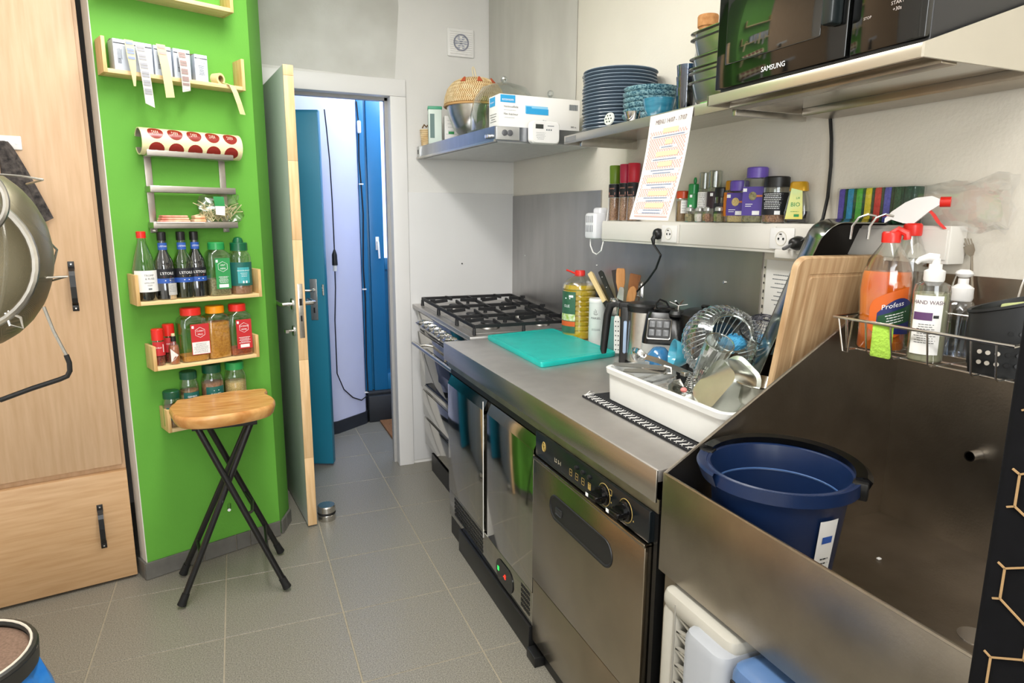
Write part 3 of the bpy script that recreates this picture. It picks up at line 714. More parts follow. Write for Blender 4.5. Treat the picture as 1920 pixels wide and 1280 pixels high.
# --- second jar shelf
def mill(label, s, h, z, hh, w_, lm, fm, name='chilli_grinder'):
    return jar(name, label, g(s, h, z), ANG, w_, hh, red, hh*.28, w_*.95, fill=.35, fm=fm, labels=[(hh*.28, hh*.66, lm, -1.2, 1.2, [('|', .003, .03, .012, hh*.48)]+[('CHILLI', .008, -.006, hh*.5)], whiteink)], cat='grinder', sh=.1)
mill('red capped chilli grinder, foremost at the left end of its shelf', .100, .060, S4T, .140, .044, P_red, F_chilli)
mill('red capped grinder standing behind the small pepper sauce bottle', .148, .030, S4T, .150, .044, P_red, F_chilli)
t = bottle('pepper_sauce_bottle', 'tiny pepper sauce bottle with black neck and white diamond label', g(.150, .075, S4T), ANG, [(.0175, 0), (.019, .003), (.019, .06), (.016, .075), (.008, .088), (.007, .10)], clear, cap=(mat('cap_cream', '#d9c49a', .4), .108, .118, .007), fill=(.072, mat('pepper_sauce', '#a5623c', .4)))
MB().lathe([(.0095, .088), (.0095, .108)], 16).build('neck_band', black, t)
aa = .0198
MB().add([(aa*sin(u/aa), -aa*cos(u/aa), v) for u, v in ((-.019, .062), (-.004, .048), (.009, .036), (-.004, .022), (-.019, .010))], [(0, 1, 2, 3, 4)]).build('paper_label', paper, t)
flask('red lidded flask nearly empty with red and white label, left of three', .226, .052, S4T, .100, .208, red, F_curry, .14, P_red, ('CURRY', 'MILD'), white=True, side=.012)
t = jar('spice_flask', 'orange lidded flask full of mustard yellow powder without front label', g(.317, .052, S4T), ANG+.12, .092, .208, mat('lid_orange', '#e8930f', .3), .024, .07, True, .08, fill=.93, fm=F_curry)
flask('red lidded flask of orange powder with tall red label, right of three', .405, .052, S4T, .090, .208, red, F_paprika, .18, P_red, ('CAYENNE', 'PEPER'), side=.004)
# --- lowest jar shelf
dkl = mat('lid_forest', '#0d4a33', .3)
jar('herb_jar', 'small dark green lidded jar at the left end of the lowest shelf', g(.130, .055, S5T), ANG, .066, .140, dkl, .024, .060, fill=.8, fm=F_ras, labels=[(.03, .08, P_teal, -.9, .9, small_print(-.018, .018, .04, .07, 3, .002), whiteink)])
jar('herb_jar', 'dark green lidded jar reading gember behind the stool seat', g(.200, .045, S5T), ANG, .070, .205, dkl, .026, .062, fill=.86, fm=F_ras, labels=[(.08, .125, P_teal, -.9, .9, [('GEMBER', .010, 0, .108)], whiteink)])
jar('herb_jar', 'taller dark green lidded jar reading kaneel in the shelf middle', g(.287, .050, S5T), ANG, .084, .222, dkl, .030, .070, fill=.92, fm=F_nut, labels=[(.075, .135, P_teal, -.9, .9, [('KANEEL', .012, 0, .105)]+[('|', .022, .002, 0, .12)], whiteink)])
jar('herb_jar', 'bright green lidded jar of pale seeds, right on the lowest shelf', g(.378, .050, S5T), ANG, .086, .218, mat('lid_green', '#27914c', .3), .026, .072, fill=.85, fm=F_seeds)

# ================================================================== STOOL
t = thing('folding_stool', 'folding stool with live edge wooden seat and black crossed legs', 'stool', (-.085, 2.60, 0))
outl = [(-.168, .075), (-.185, .02), (-.172, -.04), (-.158, -.105), (-.12, -.150), (-.04, -.168), (.05, -.150), (.12, -.125), (.175, -.085), (.188, -.02), (.178, .045), (.150, .10), (.168, .150), (.155, .185), (.10, .178), (.04, .188), (-.03, .160), (-.09, .150), (-.125, .118), (-.165, .125)]
def smooth(poly, k=2):
    for _ in range(k):
        q_ = []
        for i in range(len(poly)):
            a, b = Vector(poly[i]), Vector(poly[(i+1) % len(poly)]); q_ += [tuple(a*.75+b*.25), tuple(a*.25+b*.75)]
        poly = q_
    return poly
ol = smooth(outl, 2)
def sc2(p, k, z): return [(x*k, y*k, z) for x, y in p]
MB().loft([sc2(ol, .93, .692), sc2(ol, .965, .70), sc2(ol, 1.0, .722), sc2(ol, .995, .732), sc2(ol, .97, .738), sc2(ol, .80, .737), sc2(ol, .5, .733), sc2(ol, .2, .731)]).build('seat', oak, t)
def leg(a, b, nm='leg'):
    o = MB().tube([a, b], .0115, 12).build(nm, blackm, t)
    d = (Vector(b)-Vector(a)).normalized()
    MB().tube([Vector(b)-d*.045, Vector(b)-d*.02, Vector(b)], .0145, 12, taper=[.0135, .0145, .0165]).build('rubber_foot', rubber, o)
leg((-.085, -.085, .675), (.182, -.128, .013)); leg((-.075, .070, .675), (.176, .172, .013))
leg((.095, -.060, .675), (-.188, -.106, .013)); leg((.100, .045, .675), (-.198, .134, .013))
MB().rbox(-.105, .115, -.095, -.070, .670, .692, .003).rbox(-.095, .12, .045, .080, .670, .692, .003).build('seat_frame', blackm, t)
MB().tube([(-.085, -.09, .672), (-.075, .075, .672)], .009, 10).tube([(.095, -.065, .672), (.1, .05, .672)], .009, 10).build('hinge_bar', blackm, t)
MB().tube([(.055, -.108, .33), (.075, -.04, .31), (.078, .06, .31), (.052, .122, .33)], .006, 8).build('stretcher', blackm, t)
MB().tube([(-.125, -.096, .16), (-.12, -.03, .14), (-.125, .05, .14), (-.134, .110, .16)], .006, 8).tube([(.126, -.119, .16), (.12, 0, .14), (.12, .149, .16)], .006, 8).build('stretcher', blackm, t)
MB().tube([(-.002, -.125, .365), (-.002, -.07, .365)], .006, 8).tube([(.0, .095, .40), (.0, .05, .40)], .006, 8).build('pivot_bolt', chrome, t)

# ================================================================== WASTE BIN
t = thing('waste_bin', 'round waste bin with blue plastic bag at the lower left corner', 'bin', (-.63, 1.62, 0))
MB().lathe([(.10, 0), (.12, .01), (.125, .38), (.15, .445)], 32).build('bin_body', mat('bin_dark', '#232426', .35), t)
rings = []
bagm = mat('blue_bag', '#1f6fc4', .25, 0, nscale=14, col2='#3f8fdc', bump=.5)
for k in range(9):
    f_ = k/8; ring = []
    for i in range(60):
        a = 2*pi*i/60; ww = .145+.03*sin(f_*2.6)+.012*sin(a*7+f_*3)*(.3+f_)+.006*sin(a*17-f_*5)
        ring.append((ww*cos(a), ww*sin(a), .455-.33*f_+.02*sin(a*5)*f_))
    rings.append(ring)
MB().loft(rings, False, False).build('bin_bag', bagm, t)
MB().tube([(.150*cos(2*pi*i/40), .150*sin(2*pi*i/40), .478) for i in range(40)], .009, 8, True).lathe([(.157, .440), (.159, .476)], 40, cap0=False, cap1=False).build('rim', mat('bin_rim', '#2c2b28', .4), t)
MB().tube([(.146*cos(2*pi*i/40), .146*sin(2*pi*i/40), .486) for i in range(40)], .003, 6, True).build('rim_edge', mat('cream_edge', '#d8cfc0', .4), t)
MB().lathe([(.143, .470), (.10, .474), (.001, .476)], 36).build('lid', mat('bin_lid_brown', '#6d5646', .6, 0, nscale=200, col2='#8a7060'), t)

# ================================================================== RANGE COOKER
def sh(x, y, z):   # the cooker stands slightly askew to the walls
    f_ = (y-2.75)
    return (x-.062*f_*min(1, z/.9)*(1.515-x)/.6, y, z*(1+.064*f_))
t = thing('range_cooker', 'wide stainless range cooker with gas hob in the far corner', 'cooker', (0, 0, 0))
MB().box(.955, 1.49, 2.745, 3.50, .13, .86).map(sh).build('oven_body', steel, t)
hb = MB().rbox(.945, 1.500, 2.742, 3.592, .878, .900, .003).rbox(.985, 1.47, 2.79, 3.52, .899, .903, .01)
hb.map(sh).build('hob_plate', steel_top, t)
MB().rbox(.945, .955, 2.742, 3.50, .79, .877, .002).map(sh).build('control_panel', steel_door, t)
MB().box(.952, .958, 2.745, 3.50, .775, .789).box(.952, .958, 2.745, 3.5, .455, .468).box(.952, .958, 2.745, 3.5, .30, .312).map(sh).build('shadow_gap', black, t)
od = MB().rbox(.937, .952, 2.75, 3.495, .47, .773, .003).map(sh).build('oven_door', steel_door, t)
MB().rbox(.9355, .938, 2.80, 3.40, .50, .70, .01).map(sh).build('oven_window', mat('oven_glass', '#0c0d0f', .05, 0, spec=.9), od)
MB().tube([(.895, 2.79, .722), (.895, 3.44, .722)], .0105, 12).tube([(.895, 2.86, .722), (.938, 2.86, .722)], .007).tube([(.895, 3.37, .722), (.938, 3.37, .722)], .007).map(sh).build('door_handle', steel, od)
MB().rbox(.940, .952, 2.75, 3.495, .314, .452, .002).map(sh).build('drawer', steel_door, t)
MB().rbox(.940, .952, 2.75, 3.495, .145, .298, .002).map(sh).build('lower_drawer', steel_door, t)
MB().box(.955, 1.4, 2.76, 3.45, 0, .105).build('plinth', black, t)
for i in range(7):
    y = 3.38-i*.082
    M = Matrix.Translation((.945, y, .838)) @ Matrix.Rotation(-pi/2, 4, 'Y')
    k = MB(M).lathe([(.017, 0), (.017, .012), (.014, .014), (.013, .034), (.011, .036)], 16).box(-.003, .003, -.014, .014, .030, .044)
    k.map(sh).build('knob', chrome, t)
capm = mat('burner_cap', '#2c2c2e', .5)
for bxx, byy, br in ((1.10, 3.36, .040), (1.38, 3.36, .034), (1.10, 3.12, .034), (1.36, 3.10, .046), (1.10, 2.90, .048), (1.37, 2.89, .036)):
    b1 = MB().lathe([(br+.006, .904), (br, .914)], 24, bxx, byy).lathe([(br*.78, .914), (br*.78, .921), (br*.7, .924)], 24, bxx, byy).map(sh).build('burner', mat('burner_alu', '#8d8a86', .4, 1), t)
    MB().lathe([(br*.76, .9235), (br*.78, .926), (br*.72, .930), (.001, .930)], 24, bxx, byy).map(sh).build('burner_cap', capm, b1)
for gi, (gy0, gy1) in enumerate(((3.245, 3.505), (2.985, 3.24), (2.765, 2.98))):
    gr = MB(); zt, zb, hw = .948, .934, .006
    x0, x1 = .975, 1.465
    def bar(a, b, w_=.011, z0=zb, z1=zt):
        a, b = Vector((*a, (z0+z1)/2)), Vector((*b, (z0+z1)/2)); gr.slab(a, b, w_, w_, z1-z0, (0, 0, 1))
    bar((x0, gy0), (x1, gy0)); bar((x0, gy1), (x1, gy1)); bar((x0, gy0), (x0, gy1)); bar((x1, gy0), (x1, gy1)); bar(((x0+x1)/2, gy0), ((x0+x1)/2, gy1))
    for xx in (x0, (x0+x1)/2, x1):
        for yy in (gy0, gy1): gr.lathe([(.009, .903), (.007, zb)], 8, xx, yy)
    for cx_ in (1.10, 1.37):
        cy_ = (gy0+gy1)/2
        for dx, dy in ((1, 0), (-1, 0), (0, 1), (0, -1)):
            ox, oy = cx_+dx*.117, cy_+dy*(gy1-gy0)/2
            a = Vector((ox, oy, .943)); b_ = Vector((cx_+dx*.035, cy_+dy*.035, .950))
            gr.slab(a, b_, .010, .008, .016, (0, 0, 1))
        for dx, dy in ((1, 0), (-1, 0)):
            gr.box(cx_+dx*.112-.012, cx_+dx*.112+.012, cy_-.006, cy_+.006, .944, .958)
    gr.map(sh).build('pan_support', iron, t)

# ================================================================== COUNTER AND APPLIANCES
t = thing('worktop', 'long brushed stainless worktop with a folded front edge', 'worktop', (0, 0, 0))
MB().rbox(.815, 1.507, 1.118, 2.715, .862, .892, .003).build('top_sheet', steel_top, t)
MB().rbox(.813, .818, 1.118, 2.715, .815, .890, .001).rbox(.815, .83, 2.711, 2.717, .80, .889, .001).build('front_edge', steel, t)
MB().box(.829, .833, 1.125, 2.70, .783, .816).build('lower_strip', mat('strip_steel', '#b9b4a6', .35, 1, .15, 25, (1, .6, 1)), t)
MB().box(.86, 1.45, 2.695, 2.71, .1, .862).box(1.49, 1.505, 1.13, 2.7, .1, .862).build('support_frame', steel, t)
# undercounter fridge
t = thing('counter_fridge', 'stainless two door undercounter fridge with a black plinth', 'fridge', (0, 0, 0))
MB().box(.845, 1.45, 1.765, 2.69, .10, .770).build('cabinet', steel_dark, t)
MB().box(.838, .846, 1.765, 2.69, .755, .783).build('shadow_gap', black, t)
def fdoor(y0, y1, nm, lip=True):
    m = MB().rbox(.818, .842, y0, y1, .225, .715, .002)
    m.loft([[(.818, y, .700), (.8185, y, .7155), (.835, y, .752), (.842, y, .752), (.842, y, .700)] for y in (y0, y1)])
    return m.build(nm, steel_door, t)
d1 = fdoor(2.225, 2.675, 'door'); d2 = fdoor(1.768, 2.185, 'door')
MB().box(.8365, .846, 2.187, 2.222, .16, .75).build('door_gap', black, t)
MB().rbox(.8165, .819, 2.2225, 2.228, .20, .75, .001).build('edge_trim', white, d1)
lowp = MB().rbox(.820, .842, 1.768, 2.675, .104, .222, .002).build('lower_panel', steel_door, t)
def louvre(parent, y0, y1, z0, z1, x, n, m_):
    b = MB()
    for r_ in range(m_):
        for k in range(n):
            y = y0+(y1-y0)*(k+.5)/n; z = z0+(z1-z0)*(r_+.5)/m_
            hw_, hh = (y1-y0)/n*.28, (z1-z0)/m_*.34
            b.box(x-.0015, x, y-hw_, y+hw_, z-hh, z+hh)
    return b.build('vent_slots', black, parent, stuff=True)
louvre(lowp, 2.235, 2.60, .125, .215, .8199, 26, 5); louvre(lowp, 1.785, 1.86, .125, .215, .8199, 7, 5)
dp = MB().loft([[(x, y, z) for y, z in rr(1.925, 2.085, .113, .200, .042, 6)] for x in (.8165, .820)]).build('display_panel', mat('display_black', '#08080a', .1), lowp)
lettering(dp, [('-8', .028, 0, 0)], frame((.8155, 2.0, .155), (0, -1, 0), (0, 0, 1)), mat('red_digits', '#ff2a1a', .5, emit=2.5), 'red_digits')
MB().box(.8150, .8163, 2.055, 2.068, .15, .166).build('green_lamp', mat('green_led', '#2fd05a', .5, emit=1), dp)
MB().rbox(.812, .835, 1.775, 2.52, .0, .098, .001).box(.833, .85, 2.52, 2.69, .0, .1).build('plinth', black, t)
lettering(lowp, [('|', .0, .0, 0, 0)], frame((.82, 2, .2), (0, -1, 0), (0, 0, 1)), black, 'mark') if False else None
# dishwasher
t = thing('dishwasher', 'stainless undercounter dishwasher with a recessed oval black handle', 'dishwasher', (0, 0, 0))
MB().box(.848, 1.45, 1.16, 1.752, .04, .78).build('cabinet', steel_dark, t)
brown = mat('dishwasher_steel', '#a89d8c', .22, 1, .08, 8, (1, 1, 1), .02, 160)
cp = MB().rbox(.8195, .846, 1.145, 1.757, .705, .782, .002).build('control_panel', mat('panel_black', '#12171a', .25), t)
dr = MB().rbox(.815, .846, 1.150, 1.762, .285, .697, .002).rbox(.812, .846, 1.150, 1.762, .690, .700, .002).build('door', brown, t)
MB().rbox(.818, .846, 1.150, 1.762, .060, .280, .002).build('lower_panel', brown, t)
MB().box(.835, .86, 1.132, 1.146, .06, .785).build('side_gap', black, t)
MB().box(.835, .85, 1.15, 1.76, .0, .058).rbox(.800, .835, 1.70, 1.765, 0, .035, .002).build('plinth', black, t)
hx_ = MB()
def oval(y0, y1, z0, z1, x, ins, zs=0): return [(x, y, z) for y, z in rr(y0+ins, y1-ins, z0+ins, z1-ins, min(y1-y0, z1-z0)/2-ins, 7)]
R = [oval(1.285, 1.640, .555, .633, x, i_) for x, i_ in ((.8145, 0), (.812, .001), (.812, .005), (.8148, .008))]
hx_.loft(R, cap0=False, cap1=True).build('recessed_handle', mat('handle_black', '#17181a', .45), dr)
MB().rbox(.8125, .8145, 1.56, 1.60, .58, .60, .004).build('handle_catch', mat('catch_grey', '#2c2d2f', .4), dr)
gold = mat('gold_print', '#b59a55', .5); FP = frame((.8188, 1.757, .705), (0, -1, 0), (0, 0, 1))
lettering(cp, [('LS 3-1', .017, .155, .030)], FP, mat('cream_print', '#d8cfb4', .5))
em = MB()
for r_ in (.013, .0105): em.tube([(.8188, 1.757-.06+r_*cos(2*pi*i/24)*.9, .705+.045+r_*sin(2*pi*i/24)*1.15) for i in range(24)], .0009, 4, True)
for a in range(4): em.slab((.8186, 1.697-.008*cos(a*pi/4), .75-.009*sin(a*pi/4)), (.8186, 1.697+.008*cos(a*pi/4), .75+.009*sin(a*pi/4)), .003, .003, .0006, (1, 0, 0))
em.build('round_emblem', gold, cp)
its = []
for k in range(4):
    u = .235+k*.035
    its += [('|', .014, .0015, u, .038), ('|', .014, .0015, u, .020), ('|', .0015, .018, u-.007, .029), ('|', .0015, .018, u+.007, .029), ('|', .008, .002, u, .029)]
its += [('|', .012, .014, .34, .028)]
lettering(cp, its, FP, gold, 'program_symbols')
bt_ = MB()
for k in range(3): bt_.lathe([(.006, 0), (.006, .006), (.004, .007)], 12, M=Matrix.Translation((.8195, 1.757-.268-k*.036, .705+.052)) @ Matrix.Rotation(-pi/2, 4, 'Y'))
for k in range(3): MB(Matrix.Translation((.8195, 1.757-.268-k*.036, .705+.055)) @ Matrix.Rotation(-pi/2, 4, 'Y')).lathe([(.006, 0), (.006, .006), (.004, .007)], 12).build('push_button', black, cp)
for u, s_ in ((.415, 1), (.515, 1)):
    M = Matrix.Translation((.8195, 1.757-u, .705+.037)) @ Matrix.Rotation(-pi/2, 4, 'Y')
    k = MB(M).lathe([(.025, 0), (.025, .006), (.021, .008), (.021, .018)], 24).rbox(-.006, .006, -.024, .024, .018, .040, .002).build('dial', mat('gloss_black', '#0b0b0c', .12), cp)
    MB().tube([(.819, 1.757-u+.029*cos(a), .742+.029*sin(a)) for a in [pi*.15+i*pi*1.5/20 for i in range(21)]], .0009, 4).build('dial_scale', gold, k)
    MB(M).box(-.0045, .0045, .012, .024, .0402, .0408).build('dial_pointer', whiteink, k)
lettering(cp, [('|', .012, .002, .445, .062), ('|', .002, .014, .451, .055), ('|', .012, .002, .445, .048), ('|', .016, .009, .465, .02), ('|', .004, .004, .45, .03), ('|', .004, .004, .55, .025)], FP, gold, 'symbols')

# ================================================================== SINK
t = thing('utility_sink', 'deep stainless utility sink with high splash sides on the right', 'sink', (0, 0, 0))
XW = 1.512
def yz_prism(poly, y0, y1): return MB().loft([[(x, y, z) for x, z in poly] for y in (y0, y1)])
yz_prism([(.822, .672), (.822, .889), (XW, 1.307), (XW, .672)], 1.098, 1.104).tube([(.822, 1.101, .889), (XW, 1.101, 1.307)], .0035, 6).build('side_panel', steel_sink, t)
yz_prism([(.822, .672), (.822, .889), (XW, 1.307), (XW, .672)], .20, .206).build('side_panel', steel_sink, t)
MB().rbox(.820, .826, .20, 1.104, .664, .889, .001).tube([(.823, .20, .889), (.823, 1.104, .889)], .0035, 6).build('front_apron', steel_dark, t)
MB().box(1.506, 1.512, .2, 1.1, .672, 1.309).build('splashback', steel_sink, t)
MB().box(.826, 1.506, .206, 1.098, .676, .682).build('basin_floor', steel_sink, t)
MB().box(.84, .88, 1.066, 1.104, 0, .672).build('leg', steel_dark, t); MB().box(.84, .88, .206, .244, 0, .672).build('leg', steel_dark, t)
MB().box(1.46, 1.5, 1.066, 1.104, 0, .672).build('leg', steel_dark, t); MB().box(1.46, 1.5, .206, .244, 0, .672).build('leg', steel_dark, t)
MB().lathe([(.03, .682), (.03, .684)], 20, 1.2, .66).build('drain', chrome, t)
c = at(1834, 852, x=1.505); MB(Matrix.Translation((c.x, c.y, c.z)) @ Matrix.Rotation(-pi/2, 4, 'Y')).lathe([(.012, 0), (.012, .03), (.009, .03), (.009, 0)], 16).build('overflow_stub', chrome, t)
c = at(1648, 1048, z=.683); tag(MB().rbox(-.005, .005, -.004, .004, 0, .004, .002).build('crumb', white, None, loc=(c.x, c.y, .6825)), 'tiny white crumb on the sink floor right of the bucket', 'crumb')
# bucket
t = thing('mop_bucket', 'dark blue plastic bucket with a black handle standing in the sink', 'bucket', (.972, .933, .683), radians(-28))
bk = mat('bucket_blue', '#13264a', .32, 0, .05, 10, bump=.02, bscale=60)
rb, rt = .100, .136
MB().lathe([(rb-.005, .0), (rb, .004), (rb+.012, .07), (rt-.006, .235), (rt+.004, .262), (rt+.012, .264), (rt+.013, .240), (rt+.009, .240), (rt+.007, .258), (rt+.001, .264), (rt-.004, .262), (rt-.012, .225), (rb+.009, .075), (rb-.004, .008), (.001, .007)], 56, cap1=False).build('bucket_body', bk, t)
MB().lathe([(rt-.0145, .208), (rt-.012, .213), (rt-.0155, .2105)], 56, cap0=False, cap1=False).build('inner_step', mat('bucket_blue_light', '#3a5c8e', .35), t)
# pour lip
MB().loft([[((rt+.003+dr_)*cos(a), (rt+.003+dr_)*sin(a), z) for a in [pi*.86+i*pi*.28/10 for i in range(11)]] for dr_, z in ((0, .235), (.010, .238), (.020, .262), (.017, .268), (.004, .263))], False, False, closed=False).build('pour_lip', bk, t)
hp = []
for i in range(25):
    a = -pi*.16+i*pi*.98/24
    hp.append(((rt+.018)*cos(a), (rt+.018)*sin(a), .262+.006*sin(i*pi/24)))
hd_ = MB()
hd_.loft([[(p[0]*(1+.06*q_), p[1]*(1+.06*q_), p[2]+zz) for q_, zz in ((-1.9, -.002), (.7, -.010), (1.3, .004), (.2, .012), (-1.9, .010))] for p in hp]).build('carry_handle', mat('handle_gloss_black', '#0a0a0b', .15), t)
for a in (-pi*.16, pi*.82):
    hd2 = MB(Matrix.Rotation(a, 4, 'Z')).rbox(rt-.004, rt+.024, -.014, .014, .232, .266, .003).build('handle_lug', black, t)
lb_o = MB().loft([[((r_)*sin(a), -r_*cos(a), z) for a in [.32+i*.34/6 for i in range(7)]] for r_, z in ((rb+.0150, .045), (rt-.0050, .205))], False, False, closed=False)
lo = lb_o.build('paper_label', paper, t)
def bucket_map(u, v):
    r_ = rb+.0150+(rt-.0050-rb-.0150)*(v-.045)/.16+.0012; a = .49+u/r_; return (r_*sin(a), -r_*cos(a), v)
lettering(lo, [('|', .024, .014, 0, .165)], bucket_map, P_blue, 'printed_logo')
lettering(lo, small_print(-.012, .012, .055, .13, 8, .003), bucket_map, ink, 'small_print')
# crate and boxes under the sink
t = thing('plastic_crate', 'off white plastic crate with lattice side stored under the sink', 'crate', (0, 0, 0))
crm = mat('crate_plastic', '#b3afa4', .4, 0, .04, 12)
MB().rbox(.802, 1.36, .842, 1.064, .0, .02, .01).rbox(.800, 1.36, .842, 1.066, .605, .652, .022, .016).rbox(.802, .855, 1.012, 1.066, .02, .62, .02).rbox(.803, .85, .842, .872, .02, .62, .01).rbox(1.32, 1.36, 1.01, 1.06, .02, .6, .01).box(.85, 1.32, 1.05, 1.058, .02, .6).build('crate_frame', crm, t)
MB().tube([(.8005, 1.012, .02), (.8005, 1.012, .635)], .002, 6).build('seam', mat('seam_grey', '#9b978e', .5), t)
la = MB()
for k in range(14):
    z = .05+k*.040
    la.slab((.812, 1.014, z+.036), (.812, .870, z), .005, .005, .008, (1, 0, 0)).slab((.812, 1.014, z), (.812, .870, z+.036), .005, .005, .008, (1, 0, 0))
    la.slab((.812, 1.014, z), (.812, .870, z), .004, .004, .008, (1, 0, 0))
la.build('lattice', crm, t, stuff=True)
MB().box(.90, 1.2, .86, 1.0, .03, .5).build('contents', mat('dark_void', '#1a1916', .8), t)  # solid dark block painted as the shade inside the crate, not stored goods
t = thing('grey_tub', 'pale grey smooth plastic container in front of the crate under the sink', 'container', (0, 0, 0))
MB().rbox(.770, 1.30, .835, .956, .0, .632, .028, .02).build('body', mat('tub_grey', '#a6a9ae', .35), t)
t = thing('blue_tub', 'translucent blue plastic container at the bottom under the sink', 'container', (0, 0, 0))
MB().rbox(.775, 1.30, .58, .828, .0, .640, .03, .02).build('body', mat('tub_blue', '#56749f', .25), t)
for z in (.600, .575): MB().rbox(.7725, .777, .795, .812, z, z+.012, .001).build('lid_clip', black, t)
# black panel with gold hexagons
t = thing('hexagon_panel', 'tall black panel with gold hexagon lines at the right edge', 'panel', (0, 0, 0))
MB().rbox(.600, .66, -.2, .334, 0.0, 1.365, .008).build('board', mat('panel_matt_black', '#08080b', .85, 0, .2, 60, spec=.15), t)
gl_ = mat('gold_line', '#a3835a', .5, 0)
hx2 = MB(); V1 = at(1885, 1065, x=.6); V2 = at(1883, 1125, x=.6); s_ = V1.z-V2.z; wx_ = s_*1.732
def hl(a, b): hx2.slab((.5992, *a), (.5992, *b), .0016, .0016, .0012, (1, 0, 0))
for r_ in range(-9, 16):
    zt_ = V1.z-r_*1.5*s_
    if not .12 < zt_ < 1.34: continue
    for c_ in range(0, 9):
        yv = V1.y-(c_+.5*(r_ % 2))*wx_
        hl((yv, zt_), (yv, zt_-s_)); hl((yv, zt_), (yv-wx_/2, zt_+s_/2))
        if c_ or r_ % 2: hl((yv, zt_), (yv+wx_/2, zt_+s_/2))
        else: hl((yv, zt_), (yv+.006, zt_+.003)); hl((yv, zt_-s_), (yv+.006, zt_-s_-.003))
hx2.build('gold_lines', gl_, t, stuff=True)

# ================================================================== HOOD, CHIMNEY, VENT
t = thing('cooker_hood', 'stainless cooker hood over the hob in the corner, with goods stacked on top', 'hood', (0, 0, 0))
HP = [(.944, 3.592), (1.020, 2.63), (1.510, 2.63), (1.510, 3.592)]
MB().prism(HP, 1.745, 1.802).build('canopy', mat('hood_steel', '#a9acb2', .28, 1, .06, 30, (1, 1, .1), .02), t)
MB().prism([(.975, 3.57), (1.045, 2.66), (1.49, 2.66), (1.49, 3.57)], 1.7405, 1.7455).build('filter_plate', mat('hood_under', '#cfcfcd', .5, .6, .05, 30), t)
MB().prism([(.937, 3.592), (1.013, 2.622), (1.022, 2.622), (.955, 3.592)], 1.739, 1.748).build('drip_lip', steel, t)
fx = lambda y: .944+(3.592-y)/(3.592-2.63)*.076
MB().rbox(fx(3.57)-.006, fx(3.57)+.004, 3.535, 3.585, 1.742, 1.802, .001).build('end_plate', mat('hood_plate', '#c8c8c6', .35, .6), t)
MB().box(fx(3.56)-.0075, fx(3.56)-.004, 3.552, 3.572, 1.762, 1.785).build('lamp_switch', black, t)
for y in (2.672, 2.692): MB(Matrix.Translation((fx(y), y, 1.765)) @ Matrix.Rotation(-pi/2, 4, 'Y')).lathe([(.009, 0), (.009, .012), (.007, .014)], 14).build('control_knob', chrome, t)
MB().rbox(1.026, 1.13, 2.624, 2.631, 1.748, 1.800, .002).build('corner_plate', mat('hood_plate', '#c8c8c6', .35, .6), t)
for x in (1.062, 1.086): MB(Matrix.Translation((x, 2.624, 1.776)) @ Matrix.Rotation(pi/2, 4, 'X')).lathe([(.0125, 0), (.0125, .003), (.011, .004)], 18).build('button', mat('button_grey', '#55565a', .4), t)
struct('trim_7', MB().prism([(1.36, 3.594), (1.36, 3.21), (1.511, 2.85), (1.511, 3.594)], 1.80, ZC-.002), mat('boxing_grey', '#b4b1a9', .6, 0, nscale=6, stretch=(1, 1, .3), col2='#cac7bf'))
t = thing('wall_fan', 'square white extractor fan with round grille on the end wall', 'fan', (1.196, 3.6, 2.356))
MB().rbox(-.076, .076, -.012, -.001, -.072, .072, .006).build('cover', white, t)
for k in range(11):
    z = -.055+k*.011
    MB().box(-.062, .062, -.016, -.012, z-.002, z+.002).build('slat', white, t)
MB(Matrix.Rotation(pi/2, 4, 'X')).lathe([(.043, .012), (.043, .0175), (.036, .0175), (.036, .012)], 28, cap0=False, cap1=False).build('ring', mat('fan_ring', '#8f92a2', .25, .3), t)
fb_ = MB()
for k in range(6): fb_.slab((0, -.0125, 0), (.033*cos(k*pi/3), -.0125, .033*sin(k*pi/3)), .006, .018, .001)
fb_.build('blades', mat('fan_blade', '#9a9eb0', .3), t)
# timer on the hood
t = thing('kitchen_timer', 'white rounded electronic gauge stuck on the hood corner', 'timer', (1.232, 2.60, 1.782))
MB().loft([[(x, y, z) for x, z in rr(-.066+i_, .066-i_, -.046+i_, .046-i_, .018, 5)] for y, i_ in ((.023, .002), (.016, 0), (-.012, 0), (-.018, .004), (-.0185, .008))]).build('case', white, t)
lettering(t, [('|', .036, .018, -.030, .022)], flat(-.0190), mat('lcd_dark', '#41433f', .3), 'display')
lettering(t, [('|', .030, .003, .022, .026), ('|', .006, .006, .004, .010), ('|', .006, .006, .014, .010), ('|', .006, .006, .024, .010)]+small_print(-.048, .0, -.032, .0, 5), flat(-.0190), greyink, 'small_print')
# ---- goods on the hood
HZ = 1.803
t = thing('film_box', 'long white and blue carton of cling film on the hood', 'box', (1.047, 2.645, HZ), radians(1.5))
MB().rbox(0, .383, 0, .115, 0, .131, .002).build('carton', paper, t)
cy_b = mat('econom_blue', '#2f9fd6', .5); cy_l = mat('light_blue_print', '#8cc8e8', .5)
F1 = flat(-.0012)
o = MB().box(.004, .072, -.0010, -.0003, .098, .128).build('printed_logo', cy_b, t); lettering(o, [('econom', .0165, .038, .110)], flat(-.0014), whiteink)
MB().box(.118, .225, -.0010, -.0003, .060, .092).box(.130, .130+.001, -.001, -.0003, .06, .09).build('printed_picture', cy_l, t)
MB().box(.122, .148, -.0014, -.0008, .058, .088).box(.148, .228, -.0014, -.0008, .058, .082).build('printed_roll', cy_b, t)
lettering(t, [('Vershoudfolie', .0125, .052, .082, .95), ('Film fraîcheur', .0125, .052, .052, .95), ('300 m', .011, .352, .016), ('29 cm', .007, .21, .035)], F1, ink)
